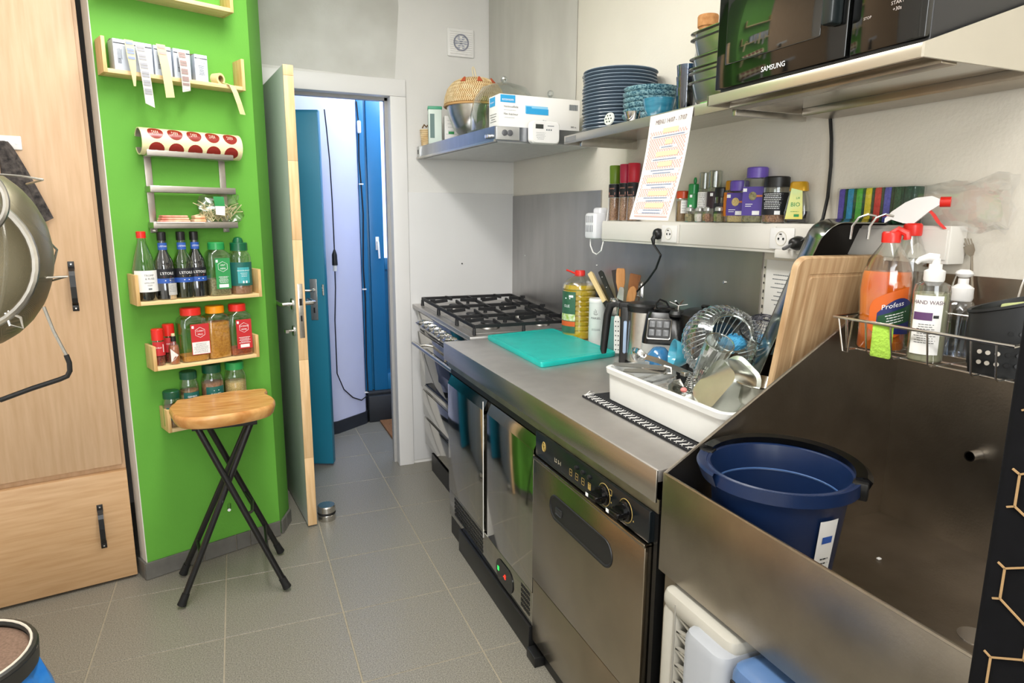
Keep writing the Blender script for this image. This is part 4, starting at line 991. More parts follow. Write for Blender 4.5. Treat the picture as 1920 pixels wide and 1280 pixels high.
lettering(t, small_print(.018, .075, .066, .070, 1)+small_print(.018, .075, .036, .040, 1)+[('|', .0012+.0008*(k % 3), .024, .330+k*.0028, .098) for k in range(15)], F1, greyink, 'small_print')
FL = frame((-.0012, .0, .0), (0, -1, 0), (0, 0, 1))
o = MB().box(-.001, -.0003, .045, .105, .088, .125).build('printed_logo', cy_b, t); lettering(o, [('econom', .012, -.075, .105)], frame((-.0015, 0, 0), (0, -1, 0), (0, 0, 1)), whiteink)
lettering(t, small_print(-.10, -.03, .02, .06, 4, .002), FL, ink, 'small_print')
t = thing('steel_bowl', 'large round stainless mixing bowl under the woven basket on the hood', 'bowl', (1.135, 3.20, HZ))
MB().lathe([(.045, 0), (.075, .02), (.108, .06), (.130, .115), (.138, .158), (.136, .158), (.127, .115), (.104, .062), (.072, .023), (.04, .004), (.001, .003)], 48, cap1=False).build('bowl_body', steel, t)
bask = mat('woven_straw', '#d9b682', .75, 0, nscale=30, col2='#efd9ae')
t = thing('straw_basket', 'domed woven straw basket turned upside down over the steel bowl', 'basket', (1.135, 3.20, HZ+.158))
prof = [(.148, 0), (.150, .006), (.145, .045), (.132, .082), (.108, .112), (.070, .132), (.03, .140), (.001, .141)]
MB().lathe(prof, 48).build('woven_body', mat('straw_shadow', '#9a7442', .8), t)
wv = MB()
def dome(zf):
    for (r0, z0), (r1, z1) in zip(prof[1:], prof[2:]):
        if z0 <= zf <= z1: return r0+(r1-r0)*(zf-z0)/(z1-z0)
    return .02
rows_ = 15
for k in range(rows_):
    z = .004+.128*k/rows_; r_ = dome(z); nn_ = int(90*r_/.15)
    for i in range(nn_):
        a = 2*pi*(i+.5*(k % 2))/nn_
        if cos(a-radians(-110)) < -.35: continue
        z2 = z+.0085; r2 = dome(min(z2, .136)); a2 = a+(.045 if k % 2 else -.045)
        wv.slab((r_*cos(a)*1.012, r_*sin(a)*1.012, z), (r2*cos(a2)*1.012, r2*sin(a2)*1.012, z2), .0055, .0045, .002, (cos(a), sin(a), .3))
wv.build('straw_strands', mat('straw_strand', '#ecd9b0', .7, 0, nscale=40, col2='#d3b27c'), t, stuff=True)
MB().tube([(.150*cos(2*pi*i/48), .150*sin(2*pi*i/48), .003) for i in range(48)], .0045, 6, True).build('rim', mat('rim_straw', '#c99d66', .7), t)
tf = mat('basket_red', '#b4512e', .7)
for a in (-1.0, -1.7, -2.4): 
    z = .105; r_ = dome(z)+.004; MB().slab((r_*cos(a), r_*sin(a), z), ((r_-.018)*cos(a), (r_-.018)*sin(a), z+.022), .026, .008, .004, (cos(a), sin(a), .5)).build('red_tuft', tf, t)
MB().tube([(-.004, 0, .138), (-.010, 0, .165), (-.012, 0, .186), (-.007, 0, .192), (.0, 0, .18), (.010, 0, .138)], .0035, 6).build('hanging_loop', mat('cord_cream', '#dccfb0', .8), t)
def cloche(label, loc, R, H):
    t = thing('glass_cloche', label, 'cloche', loc)
    MB().lathe([(R, 0), (R*.995, H*.35), (R*.9, H*.68), (R*.68, H*.9), (R*.3, H*.99), (.001, H)], 40, cap0=False).build('dome', glass('dome_glass', '#f4f7f3', .06, .03, .6), t)
    MB().tube([(R*cos(2*pi*i/40), R*sin(2*pi*i/40), 0) for i in range(40)], .004, 6, True).build('rim', glass('rim_glass', '#e6ece4', .25, .08, .5), t)
    kb = MB().lathe([(.006, H-.002), (.008, H+.005)], 12).ball((0, 0, H+.018), .016, n=10); kb.build('knob', glass('knob_glass', '#eef0ee', .3, .05, .6), t, flat=True)
    return t
cloche('clear glass dome lid with knob, in front of the straw basket', (1.180, 2.925, HZ+.012), .155, .215)
MB().lathe([(.15, 0), (.165, .006), (.17, .012), (.15, .012), (.001, .010)], 40).build('base_plate', glass('dome_base', '#e4ebe4', .15, .05, .5), bpy.data.objects['glass_cloche'], loc=(0, 0, -.012))
cloche('clear glass dome lid behind the right end of the film box', (1.385, 2.86, HZ+.02), .095, .150)
t = thing('storage_tin', 'tall pale green box with green lid at the left of the hood', 'box', (1.00, 3.44, HZ), radians(-14))
MB().rbox(-.035, .035, -.028, .028, 0, .175, .004).build('body', mat('tin_pale', '#cfdcd2', .4), t)
MB().rbox(-.037, .037, -.030, .030, .172, .188, .003).build('lid', mat('tin_green_lid', '#3d9c76', .4), t)
MB().box(-.026, -.003, -.0288, -.0282, .03, .15).box(-.0358, -.0352, -.018, .018, .03, .15).build('paper_label', mat('tin_label', '#5f7a76', .5), t)
t = thing('paper_carton', 'white carton with a green stripe between the green lidded box and steel bowl', 'box', (1.085, 3.44, HZ), radians(-10))
MB().rbox(-.035, .035, -.03, .03, 0, .145, .003).build('carton', paper, t)
lettering(t, [('|', .03, .014, .0, .06)], flat(-.0306), P_green, 'green_stripe'); lettering(t, small_print(-.028, .028, .045, .13, 5), flat(-.0306), greyink, 'small_print')
t = thing('ribbed_basket', 'tiny round ribbed wicker basket at the far left end of the hood', 'basket', (.975, 3.535, HZ))
for k in range(9): MB().tube([((.020+.0008*k)*cos(2*pi*i/20), (.020+.0008*k)*sin(2*pi*i/20), .004+k*.0095) for i in range(20)], .0048, 6, True).build('woven_ring', bask, t)
MB().lathe([(.019, 0), (.025, .082)], 16).build('lining', mat('rim_straw', '#c99d66', .7), t)
MB().tube([(-.02, -.01, .09), (-.01, -.012, .108), (.005, 0, .098), (.014, .01, .11), (.02, 0, .09)], .004, 6).build('twine', mat('twine', '#7b6142', .8), t)

# ================================================================== LONG SHELF WITH PLATES
t = thing('steel_shelf', 'long low stainless wall shelf carrying the plates', 'shelf', (0, 0, 0))
MB().rbox(1.228, 1.508, 1.39, 2.395, 1.735, 1.743, .002).build('board', steel, t)
MB().rbox(1.224, 1.230, 1.39, 2.397, 1.715, 1.746, .001).rbox(1.228, 1.508, 2.389, 2.397, 1.715, 1.742, .001).build('lip', mat('shelf_lip', '#b9b4ac', .35, .9), t)
MB().prism([(1.2225, 2.30), (1.2245, 2.30), (1.2245, 2.385), (1.2225, 2.385)], 1.722, 1.740).build('maker_plate', mat('maker_plate', '#8b8b8b', .4, .5), t)
for y_ in (2.30, 1.45): MB().rbox(1.25, 1.5, y_, y_+.015, 1.70, 1.735, .001).build('bracket', steel, t)
SZ = 1.746
platem = mat('plate_blue', '#748494', .22, 0, .08, 6, coat=.3)
def plate_profile(R): return [(R*.50, 0), (R*.55, .001), (R*.60, .0028), (R*.93, .0085), (R, .0125), (R*.995, .0145), (R*.95, .0125), (R*.62, .0065), (.001, .005)]
p0 = None
ztop = 1.963; npl = 18; pitch_ = (ztop-.014-SZ)/(npl-1)
pm = MB().lathe(plate_profile(.139), 56)
for k in range(npl):
    z = SZ+k*pitch_; jx, jy = random.uniform(-.0025, .0025), random.uniform(-.0025, .0025)
    top = k == npl-1
    lab = 'uppermost dark blue plate of the tall stack on the steel shelf' if top else ('lowest dark blue plate, flat on the steel shelf' if k == 0 else ORD[k]+' dark blue plate from the bottom of the tall stack on the steel shelf')
    if p0 is None:
        p0 = pm.build('dinner_plate', platem, None); o = p0
    else: o = p0.copy(); COL.objects.link(o)
    o.location = (1.372+jx, 2.236+jy, z); o.rotation_euler = (0, 0, k*.7); tag(o, lab, 'plate', 'stack of blue plates on the steel shelf')
# patterned bowls
pat = mat('patterned_glaze', '#2c5f73', .3, 0, nscale=1, col2='#8fb6bd')
nt = pat.node_tree; N = nt.nodes; L = nt.links
ramp = [n_ for n_ in N if n_.type == 'VALTORGB'][0]; ck = N.new('ShaderNodeTexVoronoi'); ck.inputs['Scale'].default_value = 170
tc = [n_ for n_ in N if n_.type == 'TEX_COORD'][0]; L.new(tc.outputs['Object'], ck.inputs['Vector']); L.new(ck.outputs['Distance'], ramp.inputs[0])
pb = MB().lathe([(.04, 0), (.05, .003), (.079, .013), (.0905, .023), (.0935, .0305), (.0915, .0305), (.088, .022), (.07, .012), (.001, .007)], 48)
b0 = None
for k in range(6):
    lab = ['lowest patterned blue bowl on the steel shelf', *[ORD[q_]+' patterned blue bowl from the bottom of the stack next to the plates' for q_ in range(1, 5)], 'uppermost patterned blue bowl, resting inside the stack beside the plates'][k]
    if b0 is None: b0 = pb.build('patterned_bowl', pat, None); o = b0
    else: o = b0.copy(); COL.objects.link(o)
    o.location = (1.345+.002*(k % 2), 1.995-.002*(k % 3), SZ+.0005+k*.0175); o.rotation_euler = (0, 0, k); tag(o, lab, 'bowl', 'stack of patterned bowls on the steel shelf')
tag(MB().lathe([(.030, 0), (.034, .003), (.046, .03), (.0525, .062), (.051, .0625), (.048, .058), (.040, .02), (.001, .008)], 40).build('blue_bowl', mat('bowl_glaze', '#256a86', .15, 0, nscale=12, stretch=(1, 1, 6), col2='#3d8aa3', coat=.5), None, loc=(1.295, 1.868, SZ)), 'small glossy teal blue bowl at the front of the steel shelf', 'bowl')
tag(MB().lathe([(.019, 0), (.021, .002), (.031, .034), (.030, .034), (.019, .004), (.001, .003)], 32).build('metal_cup', chrome, None, loc=(1.262, 1.965, SZ)), 'tiny conical steel cup at the shelf edge below the patterned bowls', 'cup')
t = thing('glass_stopper', 'small round glass stopper with holes standing at the shelf edge before the plates', 'stopper', (1.2335, 2.072, SZ+.024), radians(-75))
MB(Matrix.Rotation(radians(80), 4, 'X')).lathe([(.020, -.004), (.023, 0), (.021, .004), (.001, .005)], 28).build('disc', mat('stopper_white', '#d8dad6', .15, .2), t)
for k in range(7):
    a = k*2*pi/6; r_ = .012 if k < 6 else 0
    MB(Matrix.Rotation(radians(80), 4, 'X') @ Matrix.Translation((r_*cos(a), r_*sin(a), .0043))).lathe([(.0028, 0), (.0028, .0012)], 8).build('hole', ink, t)
# tumblers
tbm = glass('blue_tumbler_glass', '#5f86a8', .12, .06, .5)
tb = MB().lathe([(.024, 0), (.026, .004), (.033, .085), (.0312, .085), (.0245, .008), (.001, .006)], 28)
for k, lab in enumerate(('bottom blue glass tumbler of the nested stack beside the steel pans', 'middle blue glass tumbler of the nested stack', 'upper blue glass tumbler of the nested stack, rim seen against the wall')):
    tag(tb.build('blue_tumbler', tbm, None, loc=(1.338, 1.785, SZ+k*.034)), lab, 'glass', 'nested blue tumblers')
t = thing('carafe', 'clear glass carafe with a cork stopper behind the steel pans', 'carafe', (1.443, 1.832, SZ))
MB().lathe([(.05, 0), (.054, .006), (.054, .11), (.050, .15), (.036, .21), (.029, .235), (.031, .28), (.029, .28), (.027, .236), (.034, .21), (.048, .15), (.052, .11), (.051, .008)], 36, cap1=False).build('body', clear, t)
MB().lathe([(.024, .262), (.0285, .285), (.032, .288), (.033, .318), (.031, .322)], 28).build('cork', mat('cork', '#a8713f', .85, 0, nscale=60, col2='#c7925c', bump=.4), t)
# nested gastronorm pans
pan_rims = [1.945, 1.928, 1.877, 1.850, 1.838, 1.812]
gpm = mat('pan_steel', '#b9b8ae', .22, 1, .06, 20, bump=.01)
def gn(L_, W__, H_, name='pan_body', m=gpm, parent=None, r=.03, flange=.012, b=None):
    mb = MB()
    def rg(w_, d, z, r_): return [(x, y, z) for x, y in rr(-w_/2, w_/2, -d/2, d/2, r_, 5)]
    mb.loft([rg(W__+2*flange, L_+2*flange, H_-.002, r+.01), rg(W__+2*flange, L_+2*flange, H_, r+.01), rg(W__, L_, H_, r), rg(W__-.004, L_-.004, H_-.006, r), rg(W__-.02, L_-.02, .012, r), rg(W__-.04, L_-.04, .003, r*.7), ], cap0=False, cap1=True)
    mb.loft([rg(W__+2*flange, L_+2*flange, H_-.002, r+.01), rg(W__+.002, L_+.002, H_-.004, r), rg(W__-.016, L_-.016, .012, r), rg(W__-.034, L_-.034, .0, r*.7)], cap0=False, cap1=True)
    return mb.build(name, m, parent)
zz_ = SZ+.001
for k, zr in enumerate(pan_rims[::-1]):
    hh = .060
    H_ = max(.05, zr-SZ-.002-.0*k) if k == 0 else .062
    o = gn(.190, .150, H_, 'steel_pan'); o.location = (1.315, 1.552, zr-H_)
    tag(o, ['bottom steel food pan of the nested stack by the microwave', 'second steel food pan from the bottom, beside the microwave', 'third steel food pan from the bottom, beside the microwave', 'fourth steel food pan from the bottom, beside the microwave', 'fifth steel food pan from the bottom, just under the top one', 'topmost steel food pan of the stack beside the microwave'][k], 'pan', 'nested steel food pans')
tag(MB().rbox(1.228, 1.30, 1.405, 1.575, SZ-.0, SZ+.0035, .002).build('green_card', mat('green_card', '#4fa53a', .5), None), 'flat green and cream card lying at the shelf edge below the microwave', 'card')
for (x, y, c1, c2, lab) in ((1.47, 2.44, '#e6d24a', '#e9e9e4', 'small bottle with yellow cap behind the plate stack'), (1.475, 2.33, '#3d2f86', '#c66a8a', 'small bottle with purple cap behind the plate stack')):
    tt = thing('small_bottle', lab, 'bottle', (x, y, SZ if y < 2.39 else HZ-.055)) if False else None
tt = thing('small_bottle', 'white bottle with a yellow cap standing behind the plate stack', 'bottle', (1.488, 2.37, SZ))
MB().lathe([(.018, 0), (.019, .19), (.010, .21), (.010, .235)], 16).build('body', white, tt); MB().lathe([(.013, .228), (.013, .246), (.011, .248)], 16).build('cap', mat('cap_yellow', '#e6cf3c', .4), tt)
tt = thing('small_bottle', 'pink bottle with a purple cap standing behind the plate stack', 'bottle', (1.490, 2.24, SZ))
MB().lathe([(.016, 0), (.017, .19), (.012, .205), (.012, .225)], 16).build('body', mat('bottle_pink', '#cf8ea6', .4), tt); MB().ball((0, 0, .232), .013, rz=.014).build('cap', mat('cap_purple', '#3b2b86', .4), tt)
# menu sheet
t = thing('menu_sheet', 'menu sheet with pink check print hanging from the shelf edge', 'menu', (0, 0, 0))
A = Vector((1.2215, 1.803, 1.742)); B = Vector((1.2215, 1.593, 1.742)); Cc = Vector((1.160, 1.806, 1.427)); D = Vector((1.163, 1.606, 1.424))
def sheet(u, v, off=0):   # u 0..1 left to right, v 0 top .. 1 bottom
    a = A.lerp(B, u); b = Cc.lerp(D, u); p = a.lerp(b, v)
    bow = .010*sin(v*pi)
    return p+Vector((-off+bow*1.0+(-.0)*v, 0, 0))
vs = []; nn_ = 16
for k in range(nn_+1):
    for u in (0, .5, 1): vs.append(sheet(u, k/nn_))
fs = [(3*k+i, 3*k+i+1, 3*k+i+4, 3*k+i+3) for k in range(nn_) for i in (0, 1)]
m2 = len(vs); vs2 = vs+[v+Vector((.0005, 0, 0)) for v in vs]
MB().add(vs2, fs+[tuple(m2+i for i in f[::-1]) for f in fs]).build('paper', mat('menu_paper', '#dcd8d4', .6), t)
def menumap(off):
    return lambda u, v: tuple(sheet(u/.21+.5, .5-v/.297, off))
ckm = mat('pink_check', '#dca9a2', .6)
its = []
for i in range(30):
    for j in range(44):
        if (i+j) % 2: continue
        u = -.088+i*.0061; v = .098-j*.0053
        its.append(('|', .0056, .0049, u, v))
lettering(t, its, menumap(.0008), ckm, 'pink_check_print')
cr = []; 
for w_, v in ((.075, .100), (.035, .068), (.11, .036), (.07, .007), (.15, -.036), (.10, -.074), (.095, -.108)): cr.append(('|', w_, .013, .012, v))
lettering(t, cr, menumap(.0013), mat('peach_print', '#e2cba4', .6), 'peach_headings')
sp = [('|', .18, .009, .008, .085), ('|', .09, .008, .012, .054), ('|', .15, .009, .012, .020), ('|', .18, .015, .0, -.014), ('|', .16, .014, .0, -.054), ('|', .17, .014, .0, -.091), ('|', .13, .013, .0, -.125)]
lettering(t, sp, menumap(.0010), mat('menu_paper', '#dcd8d4', .6), 'print_gaps')
lettering(t, [('MENU 14/07 - 17/07', .018, .006, .126)], menumap(.0015), mat('title_ink', '#7c6a66', .6))
lt = []
for w_, v in ((.17, .085), (.08, .054), (.14, .020), (.17, -.010), (.15, -.018), (.15, -.050), (.10, -.058), (.16, -.087), (.11, -.095), (.11, -.121), (.12, -.129)): lt += small_print(-w_/2+.006, w_/2+.006, v-.002, v+.002, 1, .0028)
lettering(t, lt, menumap(.0015), mat('menu_blue_ink', '#6f7f9e', .6), 'small_print')
lettering(t, [('|', .175, .004, .006, -.138)], menumap(.0015), ckm, 'pink_rule')

# ================================================================== MICROWAVE SHELF
t = thing('microwave_shelf', 'deep stainless wall shelf with gusset brackets holding the microwave', 'shelf', (0, 0, 0))
MB().rbox(1.10, 1.512, .825, 1.372, 1.716, 1.724, .002).build('board', steel, t)
MB().rbox(1.094, 1.102, .820, 1.374, 1.702, 1.726, .001).build('front_lip', mat('lip_steel', '#cfc5b2', .3, .8), t)
MB().rbox(1.16, 1.20, .83, 1.37, 1.700, 1.716, .001).rbox(1.40, 1.5, .83, 1.37, 1.696, 1.716, .001).build('stiffener', steel_dark, t)
yz_prism([(1.094, 1.702), (1.094, 1.726), (1.512, 1.872), (1.512, 1.702)], .816, .821).build('gusset', mat('gusset_steel', '#cdc8bc', .42, .75, .04, 4), t)
yz_prism([(1.094, 1.702), (1.094, 1.726), (1.512, 1.74), (1.512, 1.702)], 1.370, 1.375).build('bracket', steel, t)
t = thing('microwave', 'black microwave oven with reflective door on the deep shelf', 'microwave', (0, 0, 0))
gb = mat('microwave_gloss', '#0b0c0b', .06, 0, spec=.7)
MB().rbox(1.125, 1.495, .832, 1.368, 1.732, 2.02, .004).build('case', mat('microwave_case', '#2a2a2b', .38), t)
MB().box(1.14, 1.48, .85, 1.35, 1.7245, 1.733).build('feet', rubber, t)
MB().rbox(1.112, 1.126, .832, .985, 1.738, 2.015, .003).build('control_panel', gb, t)
dd_ = MB().rbox(1.109, 1.126, .992, 1.368, 1.738, 2.015, .003).build('door', gb, t)
MB().rbox(1.1075, 1.1095, 1.055, 1.335, 1.790, 1.99, .004).build('door_window', mat('microwave_window', '#191b19', .05, 0, spec=1, coat=.5), dd_)
MB().rbox(1.078, 1.110, 1.003, 1.030, 1.800, 1.99, .006).build('door_handle', mat('mw_handle', '#1b2223', .3), dd_)
lettering(dd_, [('SAMSUNG', .0155, 0, 0)], frame((1.1082, 1.178, 1.757), (0, -1, 0), (0, 0, 1)), whiteink)
FPm = frame((1.1112, .985, 1.738), (0, -1, 0), (0, 0, 1))
its = [('START', .009, .095, .072), ('+30s', .009, .095, .061), ('STOP', .007, .035, .060)]
lettering(t, its, FPm, mat('mw_print', '#b8aca4', .5))
MB().tube([(1.1110, .985-.095+.006*cos(a), 1.738+.088+.006*sin(a)) for a in [k*pi/2 for k in range(4)]], .0007, 4, True).build('button_symbol', mat('mw_print', '#b8aca4', .5), t)
# black cable from the shelf to the plug
t = thing('microwave_cable', 'black cable hanging down the wall from the microwave shelf to the socket', 'cable', (0, 0, 0))
MB().tube([at(1556, 208, x=1.508), at(1559, 260, x=1.508), at(1558, 310, x=1.507), at(1552, 370, x=1.505), at(1543, 410, x=1.49), at(1528, 432, x=1.46), at(1512, 446, x=1.44), at(1500, 454, x=1.435)], .0045, 8).build('wire', blackcable, t)
c = at(1499, 456, x=1.442)
MB(Matrix.Translation((1.449, c.y+.004, c.z)) @ Matrix.Rotation(-pi/2, 4, 'Y')).lathe([(.019, 0), (.020, .012), (.014, .030), (.008, .034)], 20).build('plug', black, t)
MB().tube([(1.42, c.y, c.z), (1.412, c.y+.02, c.z-.014), (1.42, c.y+.034, c.z-.016), (1.436, c.y+.036, c.z-.012)], .005, 8).build('strain_relief', mat('cable_grey', '#58585a', .4), t)

# ================================================================== WALL DUCT WITH SOCKETS
t = thing('cable_duct', 'white wall trunking with sockets carrying the spice jars', 'cable duct', (0, 0, 0))
dm = mat('duct_white', '#dedad2', .4)
MB().rbox(1.452, 1.508, .97, 2.47, 1.333, 1.418, .003).build('channel', dm, t)
for a, b in ((1.48, 1.928), (1.932, 2.465), (.975, 1.476)): MB().rbox(1.448, 1.453, a, b, 1.343, 1.409, .001).build('cover', dm, t)
MB().rbox(1.440, 1.510, 1.40, 1.47, 1.32, 1.345, .004).build('junction_cover', dm, t)
def socket(y):
    s_ = MB().rbox(1.443, 1.4485, y-.045, y+.045, 1.345, 1.406, .003).build('socket_plate', white, t)
    for yy in (y,):
        MB(Matrix.Translation((1.4425, yy, 1.376)) @ Matrix.Rotation(-pi/2, 4, 'Y')).lathe([(.021, 0), (.021, .0012), (.019, .0012), (.019, -.003), (.001, -.003)], 24, cap0=False).build('socket_face', mat('socket_cream', '#d8d3c6', .4), s_)
        MB().box(1.4405, 1.4435, yy-.011, yy-.007, 1.372, 1.378).box(1.4405, 1.4435, yy+.007, yy+.011, 1.372, 1.378).tube([(1.4425, yy, 1.388), (1.436, yy, 1.388)], .002, 6).build('contacts', blackm, s_)
socket(1.985); socket(1.45)
t = thing('kettle_cable', 'black cable and round plug running from the white trunking to the kettle', 'cable', (0, 0, 0))
MB(Matrix.Translation((1.4485, 2.045, 1.374)) @ Matrix.Rotation(-pi/2, 4, 'Y')).lathe([(.019, 0), (.021, .010), (.018, .020), (.010, .026)], 20).build('plug', black, t)
MB().tube([(1.430, 2.045, 1.372), (1.420, 2.047, 1.355), (1.424, 2.047, 1.335)], .007, 8, taper=[.009, .009, .005]).build('strain_relief', black, t)
MB().tube([(1.424, 2.047, 1.336), at(1239, 478, x=1.43), at(1230, 503, x=1.44), at(1214, 526, x=1.45), at(1196, 545, x=1.45), at(1182, 560, x=1.45), at(1170, 600, x=1.45)], .004, 8).build('wire', blackcable, t)
# charger
t = thing('plug_charger', 'white ventilated plug-in unit with looping white cable left of the trunking', 'charger', (1.463, 2.545, 1.34))
MB().rbox(-.034, .034, -.045, .045, .0, .112, .016, .012).rbox(.0, .045, -.03, .03, .10, .135, .01).build('case', mat('charger_white', '#e4e4e8', .35), t)
for k in range(5):
    for q_ in (0, 1): MB().rbox(-.0352, -.0335, -.030+k*.013-.002, -.030+k*.013+.002, .030+q_*.040, .060+q_*.040, .0015).build('vent_slot', mat('slot_grey', '#6f6f74', .6), t)
    if k == 4: break
MB().tube([at(1107, 447, x=1.45), at(1107, 460, x=1.45), at(1112, 473, x=1.45), at(1119, 477, x=1.45), at(1127, 470, x=1.45), at(1132, 450, x=1.46), at(1137, 420, x=1.47), at(1141, 392, x=1.48), at(1142, 372, x=1.49)], .003, 8).build('wire', white, thing('white_cable', 'white cable looping below the plug-in unit', 'cable'))
# ---- spice jars on the duct
DZ = 1.4185; DR = radians(-62); DX = 1.481
def grinder(label, y, capc, lm, wob=0):
    t = thing('spice_grinder', label, 'grinder', (DX, y, DZ), DR, None, (wob, 0, DR))
    MB().lathe([(.024, 0), (.0255, .004), (.0235, .12), (.021, .158)], 28).build('body', clearp, t)
    MB().lathe([(.022, .003), (.0232, .006), (.0218, .094)], 28).build('contents', F_pepper if lm is P_black else fillmat('fill_mixed', '#7d4a36', '#d9b18e', 240), t)
    MB().lathe([(.0215, .152), (.0225, .156), (.0245, .222), (.023, .226)], 28).build('grinder_cap', mat('gcap_'+capc.strip('#'), capc, .35), t)
    o = MB().arc(.0252, .096, .150, -1.4, 1.4, 14).build('paper_label', lm, t)
    lettering(o, [('GRIND', .008, 0, .132), ('|', .03, .010, 0, .112)]+small_print(-.016, .016, .098, .106, 2), cyl(.0262), mat('label_salmon', '#e2a08e', .5))
    return t
grinder('grinder with olive green cap at the left end of the spice row', 2.425, '#6f8f22', P_black)
grinder('grinder with raspberry pink cap beside the green capped one', 2.345, '#c4284c', P_black)
grinder('grinder with bright red cap partly hidden by the menu sheet', 2.285, '#d02038', P_black)
mk = lambda label, y, w_, h, lm, **k: jar('spice_jar', label, (DX, y, DZ), DR, w_, h, lm, **k)
mk('small jar with an orange lid just right of the menu sheet', 1.963, .048, .108, mat('lid_burnt_orange', '#c9471c', .35), lid_h=.022, lid_w=.046, fill=.9, fm=F_ras, labels=[(.03, .075, paper, .2, 1.2, small_print(.008, .024, .034, .07, 4), greyink)], sh=.1)
def spout(lb, h, lw): lb.ball((.006, -.004, h+.010), .006, rz=.013, n=10)
mk('slim jar with green sprinkle lid open, dark green label', 1.905, .036, .130, mat('lid_green', '#27914c', .3), lid_h=.030, lid_w=.036, fill=.2, fm=F_seeds, lid_top=spout, labels=[(.045, .095, P_green, -1.4, 1.4, [('|', .009, .009, 0, .088), ('|', .009, .007, 0, .055)], whiteink)], sh=.08)
mk('tall clear lidded jar with white text label behind the salt shakers', 1.848, .040, .165, glass('cap_clear', '#dfe2dc', .1, .1, .4), lid_h=.05, lid_w=.038, fill=.15, fm=F_salt, labels=[(.045, .10, paper, -1.4, 1.4, small_print(-.014, .014, .05, .096, 8), ink)], sh=.08)
mk('tall clear lidded jar with dark brown label in the back row', 1.795, .046, .168, glass('cap_clear', '#dfe2dc', .1, .1, .4), lid_h=.05, lid_w=.044, fill=.15, fm=F_pepper, labels=[(.045, .10, mat('label_aubergine', '#2c1a22', .5), -1.4, 1.4, [('|', .01, .010, .0, .09)], whiteink)], sh=.08)
def facet(label, y, fm, x=1.467):
    t = thing('table_shaker', label, 'shaker', (x, y, DZ), DR)
    MB().lathe([(.014, 0), (.0165, .004), (.019, .018), (.0165, .034), (.012, .040)], 8, cap1=False).build('body', clear, t, flat=True)
    MB().lathe([(.0125, .002), (.015, .005), (.0172, .018), (.015, .028)], 8).build('contents', fm, t, flat=True)
    MB().lathe([(.0135, .037), (.0135, .046), (.010, .050)], 16).build('cap', mat('shaker_cap', '#c9c9c4', .3, .5), t)
facet('empty faceted glass shaker, first of the low row before the spice jars', 1.896, F_herb, 1.463)
facet('faceted glass shaker filled with white salt', 1.843, F_salt, 1.462)
facet('faceted glass shaker filled with grey pepper', 1.800, F_pepper, 1.461)
facet('faceted shaker with yellow rim in front of the black lidded jar', 1.742, F_herb, 1.460)
mk('small jar with black lid and black label behind the shakers', 1.758, .046, .112, black, lid_h=.026, lid_w=.046, fill=.3, fm=F_ras, labels=[(.028, .062, P_black, -1.4, 1.4, [('|', .016, .004, 0, .045)], mat('label_salmon', '#e2a08e', .5))], sh=.06)
mk('slim jar with mustard yellow lid and orange label', 1.723, .032, .132, mat('lid_mustard', '#c58a12', .35), lid_h=.026, lid_w=.026, fill=.2, fm=F_ras, labels=[(.02, .095, mat('label_orange', '#df8424', .5), -1.4, 1.4, [('|', .003, .04, .0, .05)], P_purple)], sh=.08)
lil = mat('lid_lilac', '#6f55b8', .35)
def spoonjar(label, y, w_, h, fm, z1, y_=0):
    t = mk(label, y, w_, h, lil, lid_h=.028, lid_w=w_*.92, sq=True, d=w_*.8, fill=.32, fm=fm, sh=.07, labels=[(.022, z1, P_purple, w_*.46, [('|', .012, .010, -w_*.36, z1-.010), ('|', .022, .002, -.010, z1-.052), ('|', .018, .002, -.012, z1-.058), ('|', .022, .012, .012, .030)], whiteink)])
    f_ = -w_*.4-.0026
    MB().loft([[(w_*.0+.012*cos(2*pi*i/16), f_, z1-.028+.013*sin(2*pi*i/16)) for i in range(16)], [(w_*.0+.0001*cos(2*pi*i/16), f_-.0001, z1-.028+.0001*sin(2*pi*i/16)) for i in range(16)]], False, True).build('spoon_print', fm, t)
    MB().box(.012, w_*.46, f_-.0002, f_+.0002, z1-.031, z1-.025).build('spoon_handle_print', mat('spoon_wood_print', '#cf7a4c', .5), t)
    return t
spoonjar('purple lidded jar with purple label and pale powder, lower of two', 1.678, .062, .130, F_seeds, .092)
spoonjar('taller purple lidded jar of green herbs with purple label', 1.603, .068, .166, F_herb, .108)
mk('wide jar with black lid and black text label', 1.521, .074, .134, black, lid_h=.026, lid_w=.072, fill=.5, fm=F_pepper, labels=[(.024, .088, P_black, -1.45, 1.45, small_print(-.03, .03, .04, .086, 9, .0016)+[('|', .016, .011, .018, .030)], whiteink)], sh=.05)
t = thing('honey_bottle', 'squeeze bottle of dark syrup with gold cap and yellow green label', 'bottle', (DX, 1.436, DZ), DR)
def sq3(w0, d0, z): return [(x, y, z) for x, y in rr(-w0/2, w0/2, -d0/2, d0/2, .012, 4)]
MB().loft([sq3(.058, .040, 0), sq3(.062, .044, .004), sq3(.066, .044, .03), sq3(.052, .038, .075), sq3(.040, .032, .093)], cap1=False).build('body', clearp, t)
MB().loft([sq3(.056, .038, .002), sq3(.060, .041, .005), sq3(.062, .041, .028), sq3(.060, .040, .034)]).build('contents', L_dark, t)
MB().loft([sq3(.050, .036, .090), sq3(.046, .034, .112), sq3(.040, .030, .116)]).build('cap', mat('cap_gold', '#c7981c', .3, .3), t)
o = MB().loft([[(x, -.0236+k_, z) for x, z in ((-.026, .012), (.022, .012), (.016, .09), (-.014, .098))] for k_ in (0, .0008)]).build('paper_label', mat('label_lime', '#cfe0a0', .5, 0, nscale=14, col2='#e8cf4c'), t)
